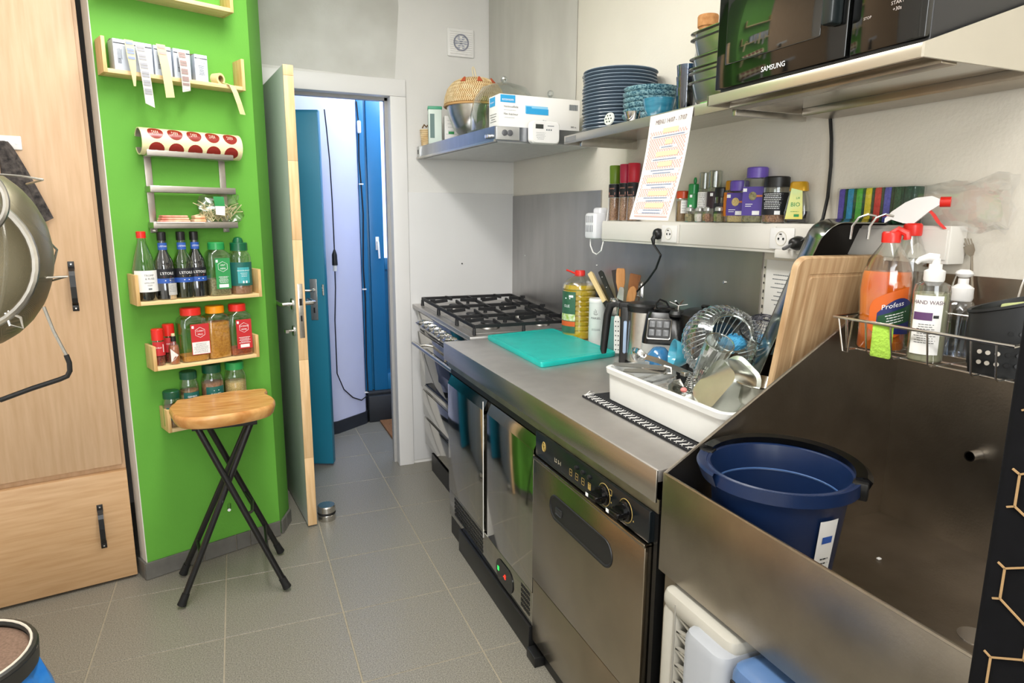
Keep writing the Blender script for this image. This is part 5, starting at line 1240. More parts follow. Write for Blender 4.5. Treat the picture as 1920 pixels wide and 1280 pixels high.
lettering(o, [('BIO', .016, .0, .052), ('L/R', .008, .006, .07)]+small_print(-.014, .012, .030, .036, 1)+[('|', .014, .007, .005, .022)], flat(-.0242), P_green)
# sponge pack
t = thing('sponge_pack', 'clear plastic pack of coloured scouring sponges on the white trunking', 'sponges', (0, 0, 0))
spc = ['#5546a0', '#2f86b8', '#4fa83e', '#d9c62c', '#c8302c', '#4a55b4', '#23543a', '#1f4a34']
for k, c_ in enumerate(spc):
    y1 = 1.284-k*.0262
    MB().rbox(1.462, 1.498, y1-.019, y1, 1.4195, 1.508, .004).build('sponge', mat('sponge_'+c_.strip('#'), c_, .9, 0, .15, 90, bump=.5, bscale=200), t)
    MB().rbox(1.462, 1.498, y1-.0255, y1-.0195, 1.4195, 1.508, .002).build('scouring_pad', mat('scourer_green', '#12402c', .95, 0, .2, 120, bump=.5), t)
rings = []
for k in range(9):
    f_ = k/8; y = 1.068-.19*f_; ring = []
    for i in range(24):
        a = 2*pi*i/24; wv_ = 1+.22*sin(3*a+k*1.3)*f_+.12*sin(7*a+k)*f_
        ring.append((1.482+.022*cos(a)*wv_*(.8+.2*f_), y+.008*sin(5*a)*f_, 1.463+.046*sin(a)*wv_*(1+.25*f_)-.0*f_))
    rings.append(ring)
film = glass('film_clear', '#ffffff', .07, .08, .35)
MB().loft(rings, False, True).build('plastic_film', film, t)
MB().rbox(1.4585, 1.5005, 1.07, 1.288, 1.4185, 1.5115, .004).build('plastic_sleeve', glass('sleeve_clear', '#fafafa', .04, .1, .12), t)

# ================================================================== ON THE WORKTOP
WT = .8925
bd = [(.996, 2.096), (1.362, 2.176), (1.372, 2.765), (1.011, 2.700)]
def inset_poly(p, k):
    c_ = Vector((sum(x for x, y in p)/4, sum(y for x, y in p)/4)); return [tuple(c_+(Vector(q_)-c_)*k) for q_ in p]
def rpoly(p, k=.03):
    o_ = []
    for i in range(4):
        a, b, c_ = Vector(p[i-1]), Vector(p[i]), Vector(p[(i+1) % 4])
        o_ += [tuple(b+(a-b).normalized()*k), tuple(b+(a-b).normalized()*k*.4+(c_-b).normalized()*k*.05), tuple(b+(c_-b).normalized()*k*.4+(a-b).normalized()*k*.05), tuple(b+(c_-b).normalized()*k)]
    return o_
tb_ = MB(); lv = [(.992, 0), (1, .003), (1, .016), (.992, .0195), (.93, .0195), (.925, .0175), (.915, .0175), (.91, .0195)]
tb_.loft([[(x, y, WT+z) for x, y in rpoly(inset_poly(bd, k), .022)] for k, z in lv])
tag(tb_.build('cutting_board', teal, None), 'turquoise plastic cutting board lying flat on the worktop', 'cutting board')
# oil bottle
t = thing('oil_bottle', 'big ribbed plastic bottle of yellow oil with red cap next to the hob', 'bottle', (1.424, 2.605, WT), radians(-48))
oilm = glass('oil_yellow', '#d2b020', .06, .06, .35)
pr = [(.070, 0), (.076, .006)]
for k in range(9):
    z = .02+k*.0225; pr += [(.0775, z), (.0775, z+.014), (.0735, z+.018)]
pr += [(.0775, .225), (.074, .245), (.055, .268), (.026, .282), (.021, .29)]
MB().lathe(pr, 36, cap1=False).build('body', clearp, t)
MB().lathe([(r_-.003, z+.001) for r_, z in pr[:-4]]+[(.070, .243)], 36).build('contents', mat('oil_fill', '#b8930e', .12, 0, nscale=8, col2='#e0c02c', coat=.4), t)
MB().lathe([(.0235, .280), (.0235, .300), (.021, .306)], 24).tube([(-.020, .0, .290), (-.045, -.005, .300), (-.062, -.01, .306)], .0045, 6).build('cap', red, t)
o = MB().arc(.0788, .03, .215, -1.0, .12, 14).build('paper_label', mat('oil_label', '#2f5e44', .45, 0, nscale=22, col2='#46705a'), t)
MB().arc(.0792, .060, .082, -1.0, .12, 14).build('orange_band', mat('oil_orange', '#d9602c', .5), o); MB().arc(.0791, .085, .115, -1.0, .12, 14).build('leaf_band', mat('oil_leaf', '#9bb83a', .5, 0, nscale=60, col2='#f0efe0'), o)
lettering(o, [('OLIE', .017, -.035, .150), ('|', .03, .005, -.03, .185), ('|', .022, .010, -.012, .195)], cyl(.0797), whiteink)
# salt canister
t = thing('salt_canister', 'slim white paper canister with ship emblem beside the oil bottle', 'canister', (1.415, 2.425, WT), radians(-38))
MB().lathe([(.035, 0), (.036, .003), (.036, .185)], 32).build('body', mat('canister_white', '#dfe0dc', .45), t)
MB().lathe([(.037, .183), (.0375, .186), (.0375, .196), (.035, .200)], 32).build('lid', white, t)
lettering(t, [('MARSEL', .0125, -.002, .118)], cyl(.0366), ink)
lettering(t, [('|', .018, .002, -.002, .137), ('|', .012, .002, -.002, .134), ('|', .0012, .02, -.004, .148), ('|', .0012, .013, .001, .146), ('|', .0012, .012, -.009, .144)], cyl(.0366), ink, 'ship_emblem')
ln = [('|', .075, .0008, .002, .008+k*.0034) for k in range(29) if not 16 <= k <= 20]+[('|', .03, .0008, .040, .11+k*.0034) for k in range(20)]
lettering(t, ln, cyl(.0365), greyink, 'fine_stripes'); lettering(t, small_print(-.028, .028, .064, .074, 2), cyl(.0366), ink, 'small_print')
# utensil holder and utensils
UX, UY = 1.425, 2.262
t = thing('utensil_holder', 'teal grey ceramic utensil pot behind the kettle', 'utensil pot', (UX, UY, WT))
MB().lathe([(.045, 0), (.05, .004), (.052, .15), (.049, .15), (.046, .008), (.001, .006)], 32).build('pot', mat('pot_glaze', '#5f8a88', .25), t)
def ut(px, py, x=1.42): return at(px, py, x=x)
cf = (-.75, -.65, 0)
b_ = Vector((UX+.012, UY+.02, .96))
t = thing('kitchen_knife', 'pale wooden handled knife leaning left in the utensil pot', 'knife', (0, 0, 0))
p1 = ut(1107, 512); p2 = ut(1135, 566)
MB().plate(p2, p1, [(0, .009), (.3, .0095), (.7, .010), (.95, .011), (1, .010)], .016, cf).build('handle', lightwood if False else mat('knife_pale_wood', '#d8bf8c', .45), t)
MB().plate(ut(1143, 582), p2, [(0, .008), (1, .009)], .014, cf).build('bolster', black, t); MB().slab(b_, ut(1143, 582), .03, .02, .002, cf).build('blade', steel, t)
t = thing('chef_knife', 'black handled knife with three rivets in the utensil pot', 'knife', (0, 0, 0))
p1 = ut(1126, 509, 1.41); p2 = ut(1150, 566, 1.41)
MB().plate(p2, p1, [(0, .009), (.25, .0095), (.5, .008), (.8, .009), (.95, .0095), (1, .007)], .014, cf).build('handle', black, t)
MB().slab(Vector((UX-.01, UY+.01, .96)), p2, .032, .02, .002, cf).build('blade', steel, t)
for f_ in (.12, .48, .82):
    p = Vector(p2).lerp(Vector(p1), f_)+Vector(cf).normalized()*.0072; q4 = Vector(cf).to_track_quat('Z', 'Y').to_matrix().to_4x4()
    MB(Matrix.Translation(p) @ q4).lathe([(.0028, 0), (.0024, .0012)], 10).build('rivet', chrome, t)
def spoon(name, label, cat, top, bot, wmax, m, hm_=None, outline=None, th=.006):
    t = thing(name, label, cat, (0, 0, 0))
    top, bot = Vector(top), Vector(bot); d = bot-top
    neck_ = top+d*.36
    outline = outline or [(0, .2), (.08, .7), (.25, .95), (.5, 1), (.75, .85), (.92, .55), (1, .25)]
    MB().plate(top, neck_, [(a, b*wmax/2) for a, b in outline], th, cf).build('head', m, t)
    MB().tube([neck_-d*.03, bot], .0045, 8).build('handle', hm_ or m, t)
    return t
spoon('wooden_spatula', 'light wooden spoon standing highest in the utensil pot', 'spoon', ut(1164, 503, 1.40), (UX, UY-.01, .93), .036, lightwood, None, [(0, .75), (.05, .92), (.2, 1), (.5, 1), (.8, .6), (1, .22)])
spoon('dark_spatula', 'dark brown wooden spatula at the right of the utensil pot', 'spatula', ut(1192, 514, 1.44), (UX+.01, UY-.02, .93), .044, darkwood, None, [(0, .9), (.03, 1), (.5, .95), (.9, .75), (1, .3)])
spoon('round_wooden_spoon', 'small round wooden spoon low before the dark spatula', 'spoon', ut(1188, 537, 1.415), (UX-.01, UY-.03, .93), .034, lightwood)
spoon('steel_turner', 'steel turner blade rising below the wooden spoon', 'turner', ut(1166, 538, 1.385), (UX-.03, UY-.01, .94), .030, steel, None, [(0, .45), (.1, .7), (.8, 1), (1, .5)], .002)
t = thing('slotted_turner', 'steel slotted turner with wire loops at the far right of the pot', 'turner', (0, 0, 0))
for k in range(3):
    c_ = at(1201, 528, x=1.45); w_ = .019-.006*k
    MB().tube([c_+Vector((0, w_, -.06)), c_+Vector((0, w_, -.012-.004*k)), c_+Vector((0, w_*.6, -.004*k)), c_+Vector((0, -w_*.6, -.004*k)), c_+Vector((0, -w_, -.012-.004*k)), c_+Vector((0, -w_, -.06))], .0016, 6).build('wire_loop', steel, t)
MB().tube([c_+Vector((0, 0, -.06)), (UX+.02, UY-.025, .94)], .004, 8).build('handle', steel, t); MB().slab(c_+Vector((0, .02, -.06)), c_+Vector((0, -.02, -.06)), .006, .006, .003, (-1, 0, 0)).build('crossbar', steel, t)
t = thing('peeler', 'short black tool handle peeking behind the wooden spoon', 'tool', (0, 0, 0))
MB().plate((UX+.02, UY, .93), ut(1152, 506, 1.45), [(0, .004), (.7, .005), (.85, .010), (1, .011)], .008, cf).build('handle', mat('dark_horn', '#231a17', .4), t)
t = thing('scissors', 'kitchen scissors with grey ring handles hanging at the pot front', 'scissors', (0, 0, 0))
for px, py in ((1136, 590), (1142, 592)):
    c_ = at(px, py, x=1.375)
    MB().tube([c_+Vector((.002*sin(a), .010*cos(a), .016*sin(a))) for a in [2*pi*i/16 for i in range(16)]], .0028, 6, True).build('ring_handle', mat('scissor_grey', '#9fa3a6', .35), t)
MB().slab(at(1139, 600, x=1.375), (1.385, 2.25, .93), .012, .006, .003, cf).build('blade', steel, t)
# kettle
kc = at(1209, 620, x=1.345); kt = thing('filter_kettle', 'steel and black electric kettle with large handle and water gauge', 'kettle', (kc.x, kc.y, WT), radians(-40))
MB().lathe([(.066, .0), (.068, .006), (.068, .028)], 40).build('base', black, kt)
MB().lathe([(.064, .028), (.066, .034), (.0635, .12), (.061, .212)], 44).build('body', steel, kt)
MB().lathe([(.063, .210), (.066, .214), (.067, .232), (.060, .240), (.02, .243), (.001, .243)], 44).rbox(-.095, -.02, -.018, .018, .214, .240, .006).build('lid', black, kt)
MB().rbox(-.088, -.055, -.022, .022, .012, .225, .008).build('spine', black, kt)
MB().rbox(-.074, -.062, -.0255, -.0215, .055, .175, .005).build('water_gauge', mat('gauge_blue', '#93a9c6', .15, 0, coat=.5), kt)
MB().tube([(-.078, -.0, .226), (-.105, 0, .236), (-.128, 0, .225), (-.137, 0, .19), (-.143, 0, .12), (-.148, 0, .06), (-.146, 0, .045)], .012, 12, taper=[.014, .015, .0155, .0145, .014, .013, .009]).build('handle', black, kt)
MB().ball((-.112, 0, .243), .017, rz=.010, n=14).build('lid_button', chrome, kt)
t = thing('perforated_scoop', 'white perforated strip with round holes seen through the kettle handle', 'scoop', (0, 0, 0))
a_ = at(1157, 662, x=1.37); b2 = at(1157, 592, x=1.37)
MB().plate(a_, b2, [(0, .013), (.9, .012), (1, .008)], .003, cf).build('plate', white, t)
for k in range(7):
    for q_ in (-1, 1):
        p = a_.lerp(b2, .10+k*.125)+Vector(cf).normalized().cross(Vector((0, 0, 1)))*.0055*q_+Vector(cf).normalized()*.0018
        MB(Matrix.Translation(p) @ Vector(cf).to_track_quat('Z', 'Y').to_matrix().to_4x4()).lathe([(.0024, 0), (.0024, .0008)], 10).build('hole', black, t)
# food processor base
bc = at(1246, 640, x=1.335); t = thing('blender_base', 'grey and black blender base with square lit button panel', 'blender', (bc.x, bc.y, WT), radians(-42))
t.scale = (1, 1, 1.27)
def rsq(w_, d, z, r_=.03, oy=0): return [(x, y+oy, z) for x, y in rr(-w_/2, w_/2, -d/2, d/2, r_, 5)]
MB().loft([rsq(.150, .155, 0), rsq(.156, .160, .01), rsq(.150, .152, .07), rsq(.142, .146, .098)]).build('grey_housing', mat('blender_grey', '#a9aaa6', .35), t)
MB().loft([rsq(.1425, .1465, .098), rsq(.142, .144, .112), rsq(.128, .108, .168, .03, .014), rsq(.118, .098, .178, .03, .016)]).build('black_top', mat('satin_black', '#121213', .22), t)
sl = Matrix.Translation((0, -.0655, .139)) @ Matrix.Rotation(radians(-31), 4, 'X') @ Matrix.Rotation(radians(90), 4, 'X')
pn = MB(Matrix.Translation((-.012, -.070, .138)) @ Matrix.Rotation(radians(60), 4, 'X')); pn.rbox(-.040, .040, -.030, .030, 0, .005, .006)
po = pn.build('control_frame', chrome, t)
Mp = Matrix.Translation((-.012, -.070, .138)) @ Matrix.Rotation(radians(60), 4, 'X')
MB(Mp).rbox(-.037, .037, -.027, .027, .0045, .0056, .005).build('control_face', black, po)
for k in range(6):
    x = -.023+(k % 3)*.023; y = .012-(k//3)*.024
    MB(Mp).rbox(x-.009, x+.009, y-.009, y+.009, .0052, .0066, .002).build('button', mat('button_dim', '#75777a' if k else '#6b6d70', .3), po)
MB().lathe([(.040, .176), (.044, .184), (.036, .190), (.001, .190)], 28, cy=.016).build('coupling_ring', mat('satin_black', '#121213', .22), t)
MB().tube([(-.03, .0, .178), (-.034, -.01, .20), (-.02, -.015, .212), (.0, -.008, .205), (.01, 0, .19)], .003, 6).build('carry_loop', black, t)
bl_ = thing('blade_unit', 'steel blender blade assembly lying on top of the blender base', 'blender blade', tuple(at(1272, 586, x=1.345)))
MB().lathe([(.030, -.012), (.032, -.004), (.026, .006), (.010, .010)], 24).build('hub_ring', black, bl_)
MB().tube([(0, 0, .008), (.0, 0, .030)], .004, 10).build('shaft', chrome, bl_)
for a, up_ in ((.4, .016), (2.4, .012), (3.7, .018), (5.4, .006)): MB().slab((0, 0, .024), (.030*cos(a), .030*sin(a), .024+up_), .011, .004, .0016, (0, 0, 1)).build('blade', chrome, bl_)
pc_ = at(1322, 600, x=1.42); t = thing('black_pot', 'wide black pan standing behind the blender base and glass bowl', 'pan', (pc_.x, pc_.y, WT))
MB().lathe([(.078, 0), (.085, .01), (.087, .226), (.084, .228), (.082, .02), (.001, .012)], 40).build('body', mat('pan_black', '#111112', .3), t)
MB().lathe([(.090, .226), (.091, .230), (.06, .242), (.001, .246)], 40).build('lid', mat('pan_black', '#111112', .3), t)
MB().lathe([(.012, .244), (.016, .254), (.012, .258)], 20).build('lid_knob', black, t)
t = thing('black_beaker', 'black plastic beaker between the blender base and glass bowl', 'beaker', tuple(at(1286, 640, x=1.27)[:2])+(WT,))
MB().lathe([(.024, 0), (.026, .004), (.033, .150), (.0365, .152), (.0365, .158), (.033, .158), (.031, .15), (.023, .01), (.001, .008)], 30).build('body', mat('satin_black', '#121213', .22), t)
# ---------------- drying mat and dish tub
t = thing('drying_mat', 'black and white woven drying mat under the dish tub', 'mat', (0, 0, 0))
MB().rbox(.945, 1.36, 1.108, 1.70, WT, WT+.006, .004).build('mat_body', mat('mat_black', '#17171a', .95, 0, .2, 200, bump=.4), t)
wz = WT+.0068; wvn = MB()
for k in range(26):
    y = 1.118+k*.0225
    wvn.tube([(.947, y, wz), (.955, y+.010, wz+.001), (.966, y+.004, wz+.001), (.979, y+.014, wz)], .0011, 5)
    wvn.tube([(.949, y+.012, wz), (.960, y+.001, wz+.001), (.979, y+.003, wz)], .0011, 5)
wvn.build('white_stitching', mat('stitch_white', '#d9d6d2', .8), t, stuff=True)
MB().tube([(.958, 1.695, wz), (.975, 1.700, wz+.008), (.985, 1.69, wz+.002), (.968, 1.682, wz+.006), (.95, 1.69, wz)], .0016, 5).build('loose_thread', mat('stitch_white', '#d9d6d2', .8), t)
TZ = WT+.0065
t = thing('dish_tub', 'white plastic tub full of washed dishes on the worktop', 'dish tub', (0, 0, TZ))
tubm = mat('tub_white', '#dcdcd8', .38, 0, .03, 8)
def tr(i_, z, r_=.035): return [(x, y, z) for x, y in rr(.988+i_, 1.302-i_, 1.112+i_, 1.646-i_, max(.012, r_-i_), 6)]
MB().loft([tr(.012, 0), tr(.008, .003), tr(.004, .082), tr(-.004, .084), tr(-.006, .098), tr(-.002, .1005), tr(.008, .1), tr(.011, .09), tr(.018, .006), tr(.05, .004)], cap1=True).build('tub_body', tubm, t)
# contents of the tub
def orient(dirv, up=(0, 0, 1)): return Vector(dirv).to_track_quat('Z', 'Y').to_matrix().to_4x4()
c = at(1338, 722, x=1.095); nc = Vector((-.903, -.079, .423)).normalized()
qc = [at(px, py, p=c, n=nc) for px, py in ((1285.6, 739.7), (1334, 767), (1387, 694.6), (1346.7, 677.9))]
wv_ = (qc[1]-qc[0]+qc[2]-qc[3])/2; lv_ = (qc[2]-qc[1]+qc[3]-qc[0])/2; lh = (lv_-nc*lv_.dot(nc)).normalized(); wh = lh.cross(-nc)
gp = gn(lv_.length+.034, wv_.length+.034, .062, 'steel_container', mat('container_steel', '#c9ccc4', .3, 1, .06, 20, bump=.02), r=.034)
ct_ = sum(qc, Vector())/4
gp.matrix_world = Matrix.Translation(ct_) @ Matrix((wh, lh, -nc)).transposed().to_4x4()
tag(gp, 'rounded steel container lying upside down at the front of the dish tub', 'container')
mp_ = gpm
c = at(1405, 735, x=1.17)
o = gn(.16, .13, .055, 'shallow_pan', gpm); o.matrix_world = Matrix.Translation((c.x+.03, c.y+.01, c.z-.03)) @ orient((.15, -.1, .95)) @ Matrix.Rotation(.5, 4, 'Z'); tag(o, 'polished steel pan under the right side of the steel container', 'pan')
c = at(1395, 690, x=1.25)
o = gn(.19, .12, .04, 'small_tray', gpm); o.matrix_world = Matrix.Translation((c.x+.0, c.y+.04, c.z-.01)) @ orient((-.35, .1, -.9)) @ Matrix.Rotation(.2, 4, 'Z'); tag(o, 'inverted shallow steel tray behind the steel container', 'tray')
# fluted glass bowl
bc2 = at(1355, 645, x=1.235); axd = Vector((-.30, -.72, .50)).normalized()
t = thing('fluted_glass_bowl', 'large fluted clear glass bowl lying with its opening forward', 'bowl', tuple(bc2))
Mx = orient(axd)
Rr_ = .112
pf = [(Rr_*cos(a), Rr_*.80*sin(a)) for a in [-pi/2*.6+k*(pi*.5*.6+1.08)/13 for k in range(14)]]
MB(Mx).lathe(pf, 96, cap0=False, cap1=False, flute=.004, nf=44).build('bowl_body', glass('fluted_glass', '#eef4f4', .10, .05, .45), t)
mr, mz = pf[-1]
MB(Mx).tube([(mr*cos(2*pi*i/40), mr*sin(2*pi*i/40), mz) for i in range(40)], .0032, 8, True).build('rim', glass('rim_glass', '#e6ece4', .25, .08, .5), t)
rib = MB(Mx)
for k in range(44):
    a = 2*pi*k/44; rib.tube([((r_+.0006)*cos(a), (r_+.0006)*sin(a), z) for r_, z in pf[:-1]], .0014, 5)
rib.build('glass_ribs', glass('rib_glass', '#dfe8ea', .5, .15, .5), t, stuff=True)
sc_ = thing('blue_scourer', 'light blue curly scourer seen inside the glass bowl', 'scourer', tuple(bc2+axd*.02+Vector((.02, -.01, -.005))))
cur = MB()
random.seed(11)
for k in range(90):
    a, b = random.uniform(0, 2*pi), random.uniform(-1, 1); r_ = .042*random.uniform(.7, 1)
    p = Vector((r_*cos(a)*(1-b*b)**.5, r_*sin(a)*(1-b*b)**.5, r_*b*.6))
    cur.tube([p+Vector((.005*cos(q_), .005*sin(q_), .004*sin(2*q_+a))) for q_ in (0, 1.3, 2.6, 3.9, 5.2)], .0013, 4)
cur.ball((0, 0, 0), .036, .036, .022).build('curly_fibres', mat('scourer_blue', '#4aa3cf', .6), sc_, stuff=True)
# ribbed tumbler
a_ = at(1312, 722, x=1.12); b2 = at(1350, 642, x=1.11); t = thing('ribbed_tumbler', 'ribbed clear glass leaning mouth up against the fluted bowl', 'glass', tuple(a_)); dv = b2-a_; Lh = dv.length
MB(orient(dv)).lathe([(.024, 0), (.027, .004), (.037, Lh), (.0345, Lh), (.0255, .01), (.001, .008)], 60, cap1=False, flute=.02, nf=20).build('body', glass('tumbler_glass', '#eceeec', .14, .03, .8), t)
MB(orient(dv)).tube([(.036*cos(2*pi*i/32), .036*sin(2*pi*i/32), Lh) for i in range(32)], .0022, 6, True).build('rim', glass('rim_glass', '#e6ece4', .25, .08, .5), t)
# blue bowls
def small_bowl(name, label, px, py, x, R, H, dirv, m):
    c = at(px, py, x=x); t = MB(orient(dirv)).lathe([(R*.35, 0), (R*.45, .002), (R*.8, H*.45), (R, H), (R-.003, H), (R*.75, H*.45), (R*.3, .005), (.001, .005)], 36, cap1=False).build(name, m, None, loc=c); return tag(t, label, 'bowl')
small_bowl('cobalt_bowl', 'glossy blue bowl turned over behind the ladle', 1236, 652, 1.18, .045, .048, (.1, .1, -1), mat('bowl_cobalt', '#2f6f9f', .12, 0, coat=.6))
small_bowl('aqua_bowl', 'light aqua bowl on its side left of the glass bowl', 1292, 668, 1.20, .044, .05, (-.85, .35, .15), mat('bowl_aqua', '#4fa9c2', .15, 0, coat=.6))
# ladle
t = thing('ladle', 'steel ladle lying across the left of the dish tub', 'ladle', (0, 0, 0)); c = at(1199, 663, x=1.10)
MB(Matrix.Translation(c) @ orient((.25, -.35, .75))).lathe([(.003, -.024), (.014, -.021), (.024, -.010), (.028, .004), (.026, .004), (.022, -.009), (.012, -.019), (.002, -.022)], 32, cap1=True).build('bowl_cup', chrome, t)
MB().loft([[tuple(p+Vector((0, 0, s_*.008))+Vector((-.0015*k_, 0, 0))) for s_, k_ in ((-1, 0), (1, 0), (1, 1), (-1, 1))] for p in (at(1207, 668, x=1.10), at(1235, 676, x=1.11), at(1262, 688, x=1.12), at(1296, 702, x=1.13))]).build('handle', steel, t)
MB().rbox(-.012, .012, -.010, .010, -.006, .006, .002, M=Matrix.Translation(at(1286, 700, x=1.10))).build('handle_end', steel, t)
# tongs
t = thing('tongs', 'steel tongs resting on the left rim of the dish tub', 'tongs', (0, 0, 0))
e = at(1248, 692, x=1.075)
for px, py in ((1150, 682), (1170, 694)):
    p = at(px, py, x=1.02 if px < 1160 else 1.01); MB().plate(p, e+Vector((0, 0, .003 if px < 1160 else -.006)), [(0, .006), (.2, .009), (.8, .010), (1, .009)], .003, (-.3, -.3, .9)).build('arm', steel, t)
MB().tube([e+Vector((0, .008, .008)), e+Vector((.012, -.008, .004)), e+Vector((.010, -.014, -.010)), e+Vector((0, .006, -.014))], .004, 6).build('spring_bend', steel, t)
# perforated grater and cutlery
c = at(1247, 735, x=1.06); t = thing('flat_grater', 'small flat perforated steel grater in the dish tub', 'grater', tuple(c))
Mg = orient((-.35, -.45, .8)) @ Matrix.Rotation(radians(25), 4, 'Z')
MB(Mg).rbox(-.055, .055, -.028, .028, -.002, .002, .006).tube([(-.055, -.028, 0), (.055, -.028, 0), (.055, .028, 0), (-.055, .028, 0)], .003, 6, True).build('plate', steel, t)
for i in range(9):
    for j in range(4): MB(Mg @ Matrix.Translation((-.044+i*.011, -.018+j*.012, .002))).lathe([(.0028, 0), (.0015, .0016)], 8).build('grating_tooth', chrome, t)
c = at(1262, 752, x=1.05); o = gn(.10, .08, .045, 'steel_dish', gpm); o.matrix_world = Matrix.Translation((c.x+.02, c.y-.01, c.z-.025)) @ orient((.3, -.3, .85)); tag(o, 'small square steel dish under the perforated grater', 'dish')
t = thing('whisk', 'steel wire spring whisk between the grater and ribbed glass', 'whisk', (0, 0, 0)); a0 = at(1285, 738, x=1.09); a1 = at(1302, 700, x=1.10)
MB().tube([a0.lerp(a1, i/80)+Vector((.014*cos(i*.9), .014*sin(i*.9), 0)) for i in range(81)], .0011, 5).build('coil', chrome, t)
cuts = [((1160, 705), (1215, 732), 'fork'), ((1172, 700), (1232, 742), 'spoon'), ((1190, 712), (1240, 700), 'knife'), ((1215, 738), (1262, 712), 'fork'), ((1200, 722), (1268, 705), 'spoon')]
labs = ['steel fork nearest the left rim inside the dish tub', 'steel spoon lying low beside the fork in the dish tub', 'table knife slanting below the tongs in the dish tub', 'fork poking out beside the grater in the dish tub', 'spoon lying under the ladle handle in the dish tub']
for (p, q_, kd), lb_ in zip(cuts, labs):
    a, b = at(*p, x=1.05), at(*q_, x=1.09); a.z = max(a.z, .925); b.z = max(b.z, .925)
    t = thing('table_'+kd, lb_, kd, (0, 0, 0)); nrm = (-.4, -.3, .85)
    MB().plate(b, a.lerp(b, .35), [(0, .006), (.3, .005), (1, .0028)], .002, nrm).build('handle', chrome, t)
    if kd == 'spoon': MB().plate(a, a.lerp(b, .36), [(0, .004), (.2, .010), (.5, .012), (.85, .006), (1, .0028)], .003, nrm).build('bowl', chrome, t)
    elif kd == 'knife': MB().plate(a, a.lerp(b, .36), [(0, .003), (.3, .008), (1, .007)], .0016, nrm).build('blade', chrome, t)
    else:
        MB().plate(a.lerp(b, .18), a.lerp(b, .36), [(0, .010), (.6, .009), (1, .0028)], .002, nrm).build('head', chrome, t)
        u = (b-a).cross(Vector(nrm)).normalized()
        for k in (-1.5, -.5, .5, 1.5): MB().tube([a+u*k*.0055, a.lerp(b, .2)+u*k*.0055], .0013, 5).build('tine', chrome, t)
tag(MB().ball((0, 0, 0), .009, rz=.007, n=12).build('pink_cap', mat('pink_plastic', '#e0857f', .5), None, loc=at(1282, 731, x=1.06)), 'small pink plastic cap left of the steel container', 'cap')
# dark mesh strainer behind
c = at(1432, 622, x=1.33); t = thing('dark_strainer', 'dark wire mesh strainer dome right of the glass bowl', 'strainer', tuple(c))
sm = MB(); Ms = orient((-.2, -.35, .9))
for k in range(1, 8): sm.tube([(.062*sin(k*.2)*cos(a), .062*sin(k*.2)*sin(a), .062*cos(k*.2)*.7) for a in [2*pi*i/28 for i in range(28)]], .0009, 4, True, M=Ms)
for k in range(32):
    a = 2*pi*k/32; sm.tube([(.062*sin(q_)*cos(a), .062*sin(q_)*sin(a), .062*cos(q_)*.7) for q_ in (.15, .5, .9, 1.3, 1.55)], .0008, 4, M=Ms)
sm.build('wire_mesh', mat('mesh_dark', '#3a3a44', .4, .6), t, stuff=True)
MB(Ms).tube([(.063*cos(a), .063*sin(a), 0) for a in [2*pi*i/36 for i in range(36)]], .0028, 6, True).build('rim', black, t)
c = at(1436, 645, x=1.30); tag(MB(orient((-.5, -.5, .5))).rbox(-.022, .022, -.03, .03, -.004, .004, .004).build('blue_cloth', mat('cloth_blue', '#3b8dbf', .9, 0, nscale=160, col2='#b6d4e2'), None, loc=c), 'scrap of blue and white cleaning cloth right of the glass bowl', 'cloth')
# wooden chopping board leaning on the sink side
t = thing('wooden_board', 'upright wooden chopping board with a juice groove leaning on the sink side', 'cutting board', (1.330, 1.1985, WT+.006), 0, None, (radians(9.2), 0, 0))
def rb3(i_, y, z0=.0, z1=.452, r_=.03): return [(x, y, z) for x, z in rr(-.150+i_, .150-i_, z0+i_, z1-i_, max(.008, r_-i_), 6)]
MB().loft([rb3(.003, .019), rb3(0, .016), rb3(0, .003), rb3(.003, 0), rb3(.040, 0), rb3(.042, .0025), rb3(.047, .0025), rb3(.049, 0)]).build('board', boardwood, t)
# roasting pan behind it
t = thing('roasting_pan', 'large steel roasting pan leaning behind the wooden chopping board', 'roasting pan', (1.405, 1.352, WT+.012), 0, None, (radians(23.5), 0, 0))
def rp(i_, y, r_=.05): return [(x, y, z) for x, z in rr(-.142+i_, .142-i_, .0+i_, .56-i_, max(.02, r_-i_), 7)]
MB().loft([rp(-.006, -.001), rp(-.007, 0), rp(-.006, .002), rp(.0, .0035), rp(.004, .045), rp(.016, .060), rp(.03, .062)], cap0=False).build('pan_body', mat('roaster_steel', '#9fa09a', .16, 1, .06, 12), t)
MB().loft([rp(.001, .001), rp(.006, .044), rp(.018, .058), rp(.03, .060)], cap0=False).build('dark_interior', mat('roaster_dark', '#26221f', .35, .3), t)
for px in (1592, 1625):
    MB().tube([at(px+2, 448, x=1.30), at(px+6, 424, x=1.30), at(px+18, 408, x=1.31), at(px+36, 402, x=1.32), at(px+50, 405, x=1.34)], .0028, 8).build('wire_handle', chrome, thing('wire_bail', 'bent steel wire handle loop %s the spray bottle' % ('rising left of' if px < 1600 else 'closest to'), 'handle'))
# instruction sheet on the wall
t = thing('instruction_sheet', 'printed instruction sheet in a punched sleeve on the wall below the trunking', 'paper', (1.5135, 1.582, 1.31))
MB().rbox(-.0012, 0, -.20, -.012, -.30, -.002, .0005).build('paper', paper, t); MB().rbox(-.0018, -.0002, -.014, .0, -.30, -.002, .0005).build('sleeve_strip', glass('sleeve_clear', '#fafafa', .04, .1, .12), t)
for k in range(11): MB().box(-.0024, -.0018, -.009, -.005, -.030-k*.024-.004*(k % 2), -.024-k*.024).build('punched_hole', ink, t)
lettering(t, small_print(-.075, .075, .02, .24, 17, .0028), frame((-.0016, -.11, -.28), (0, -1, 0), (0, 0, 1)), greyink, 'small_print')

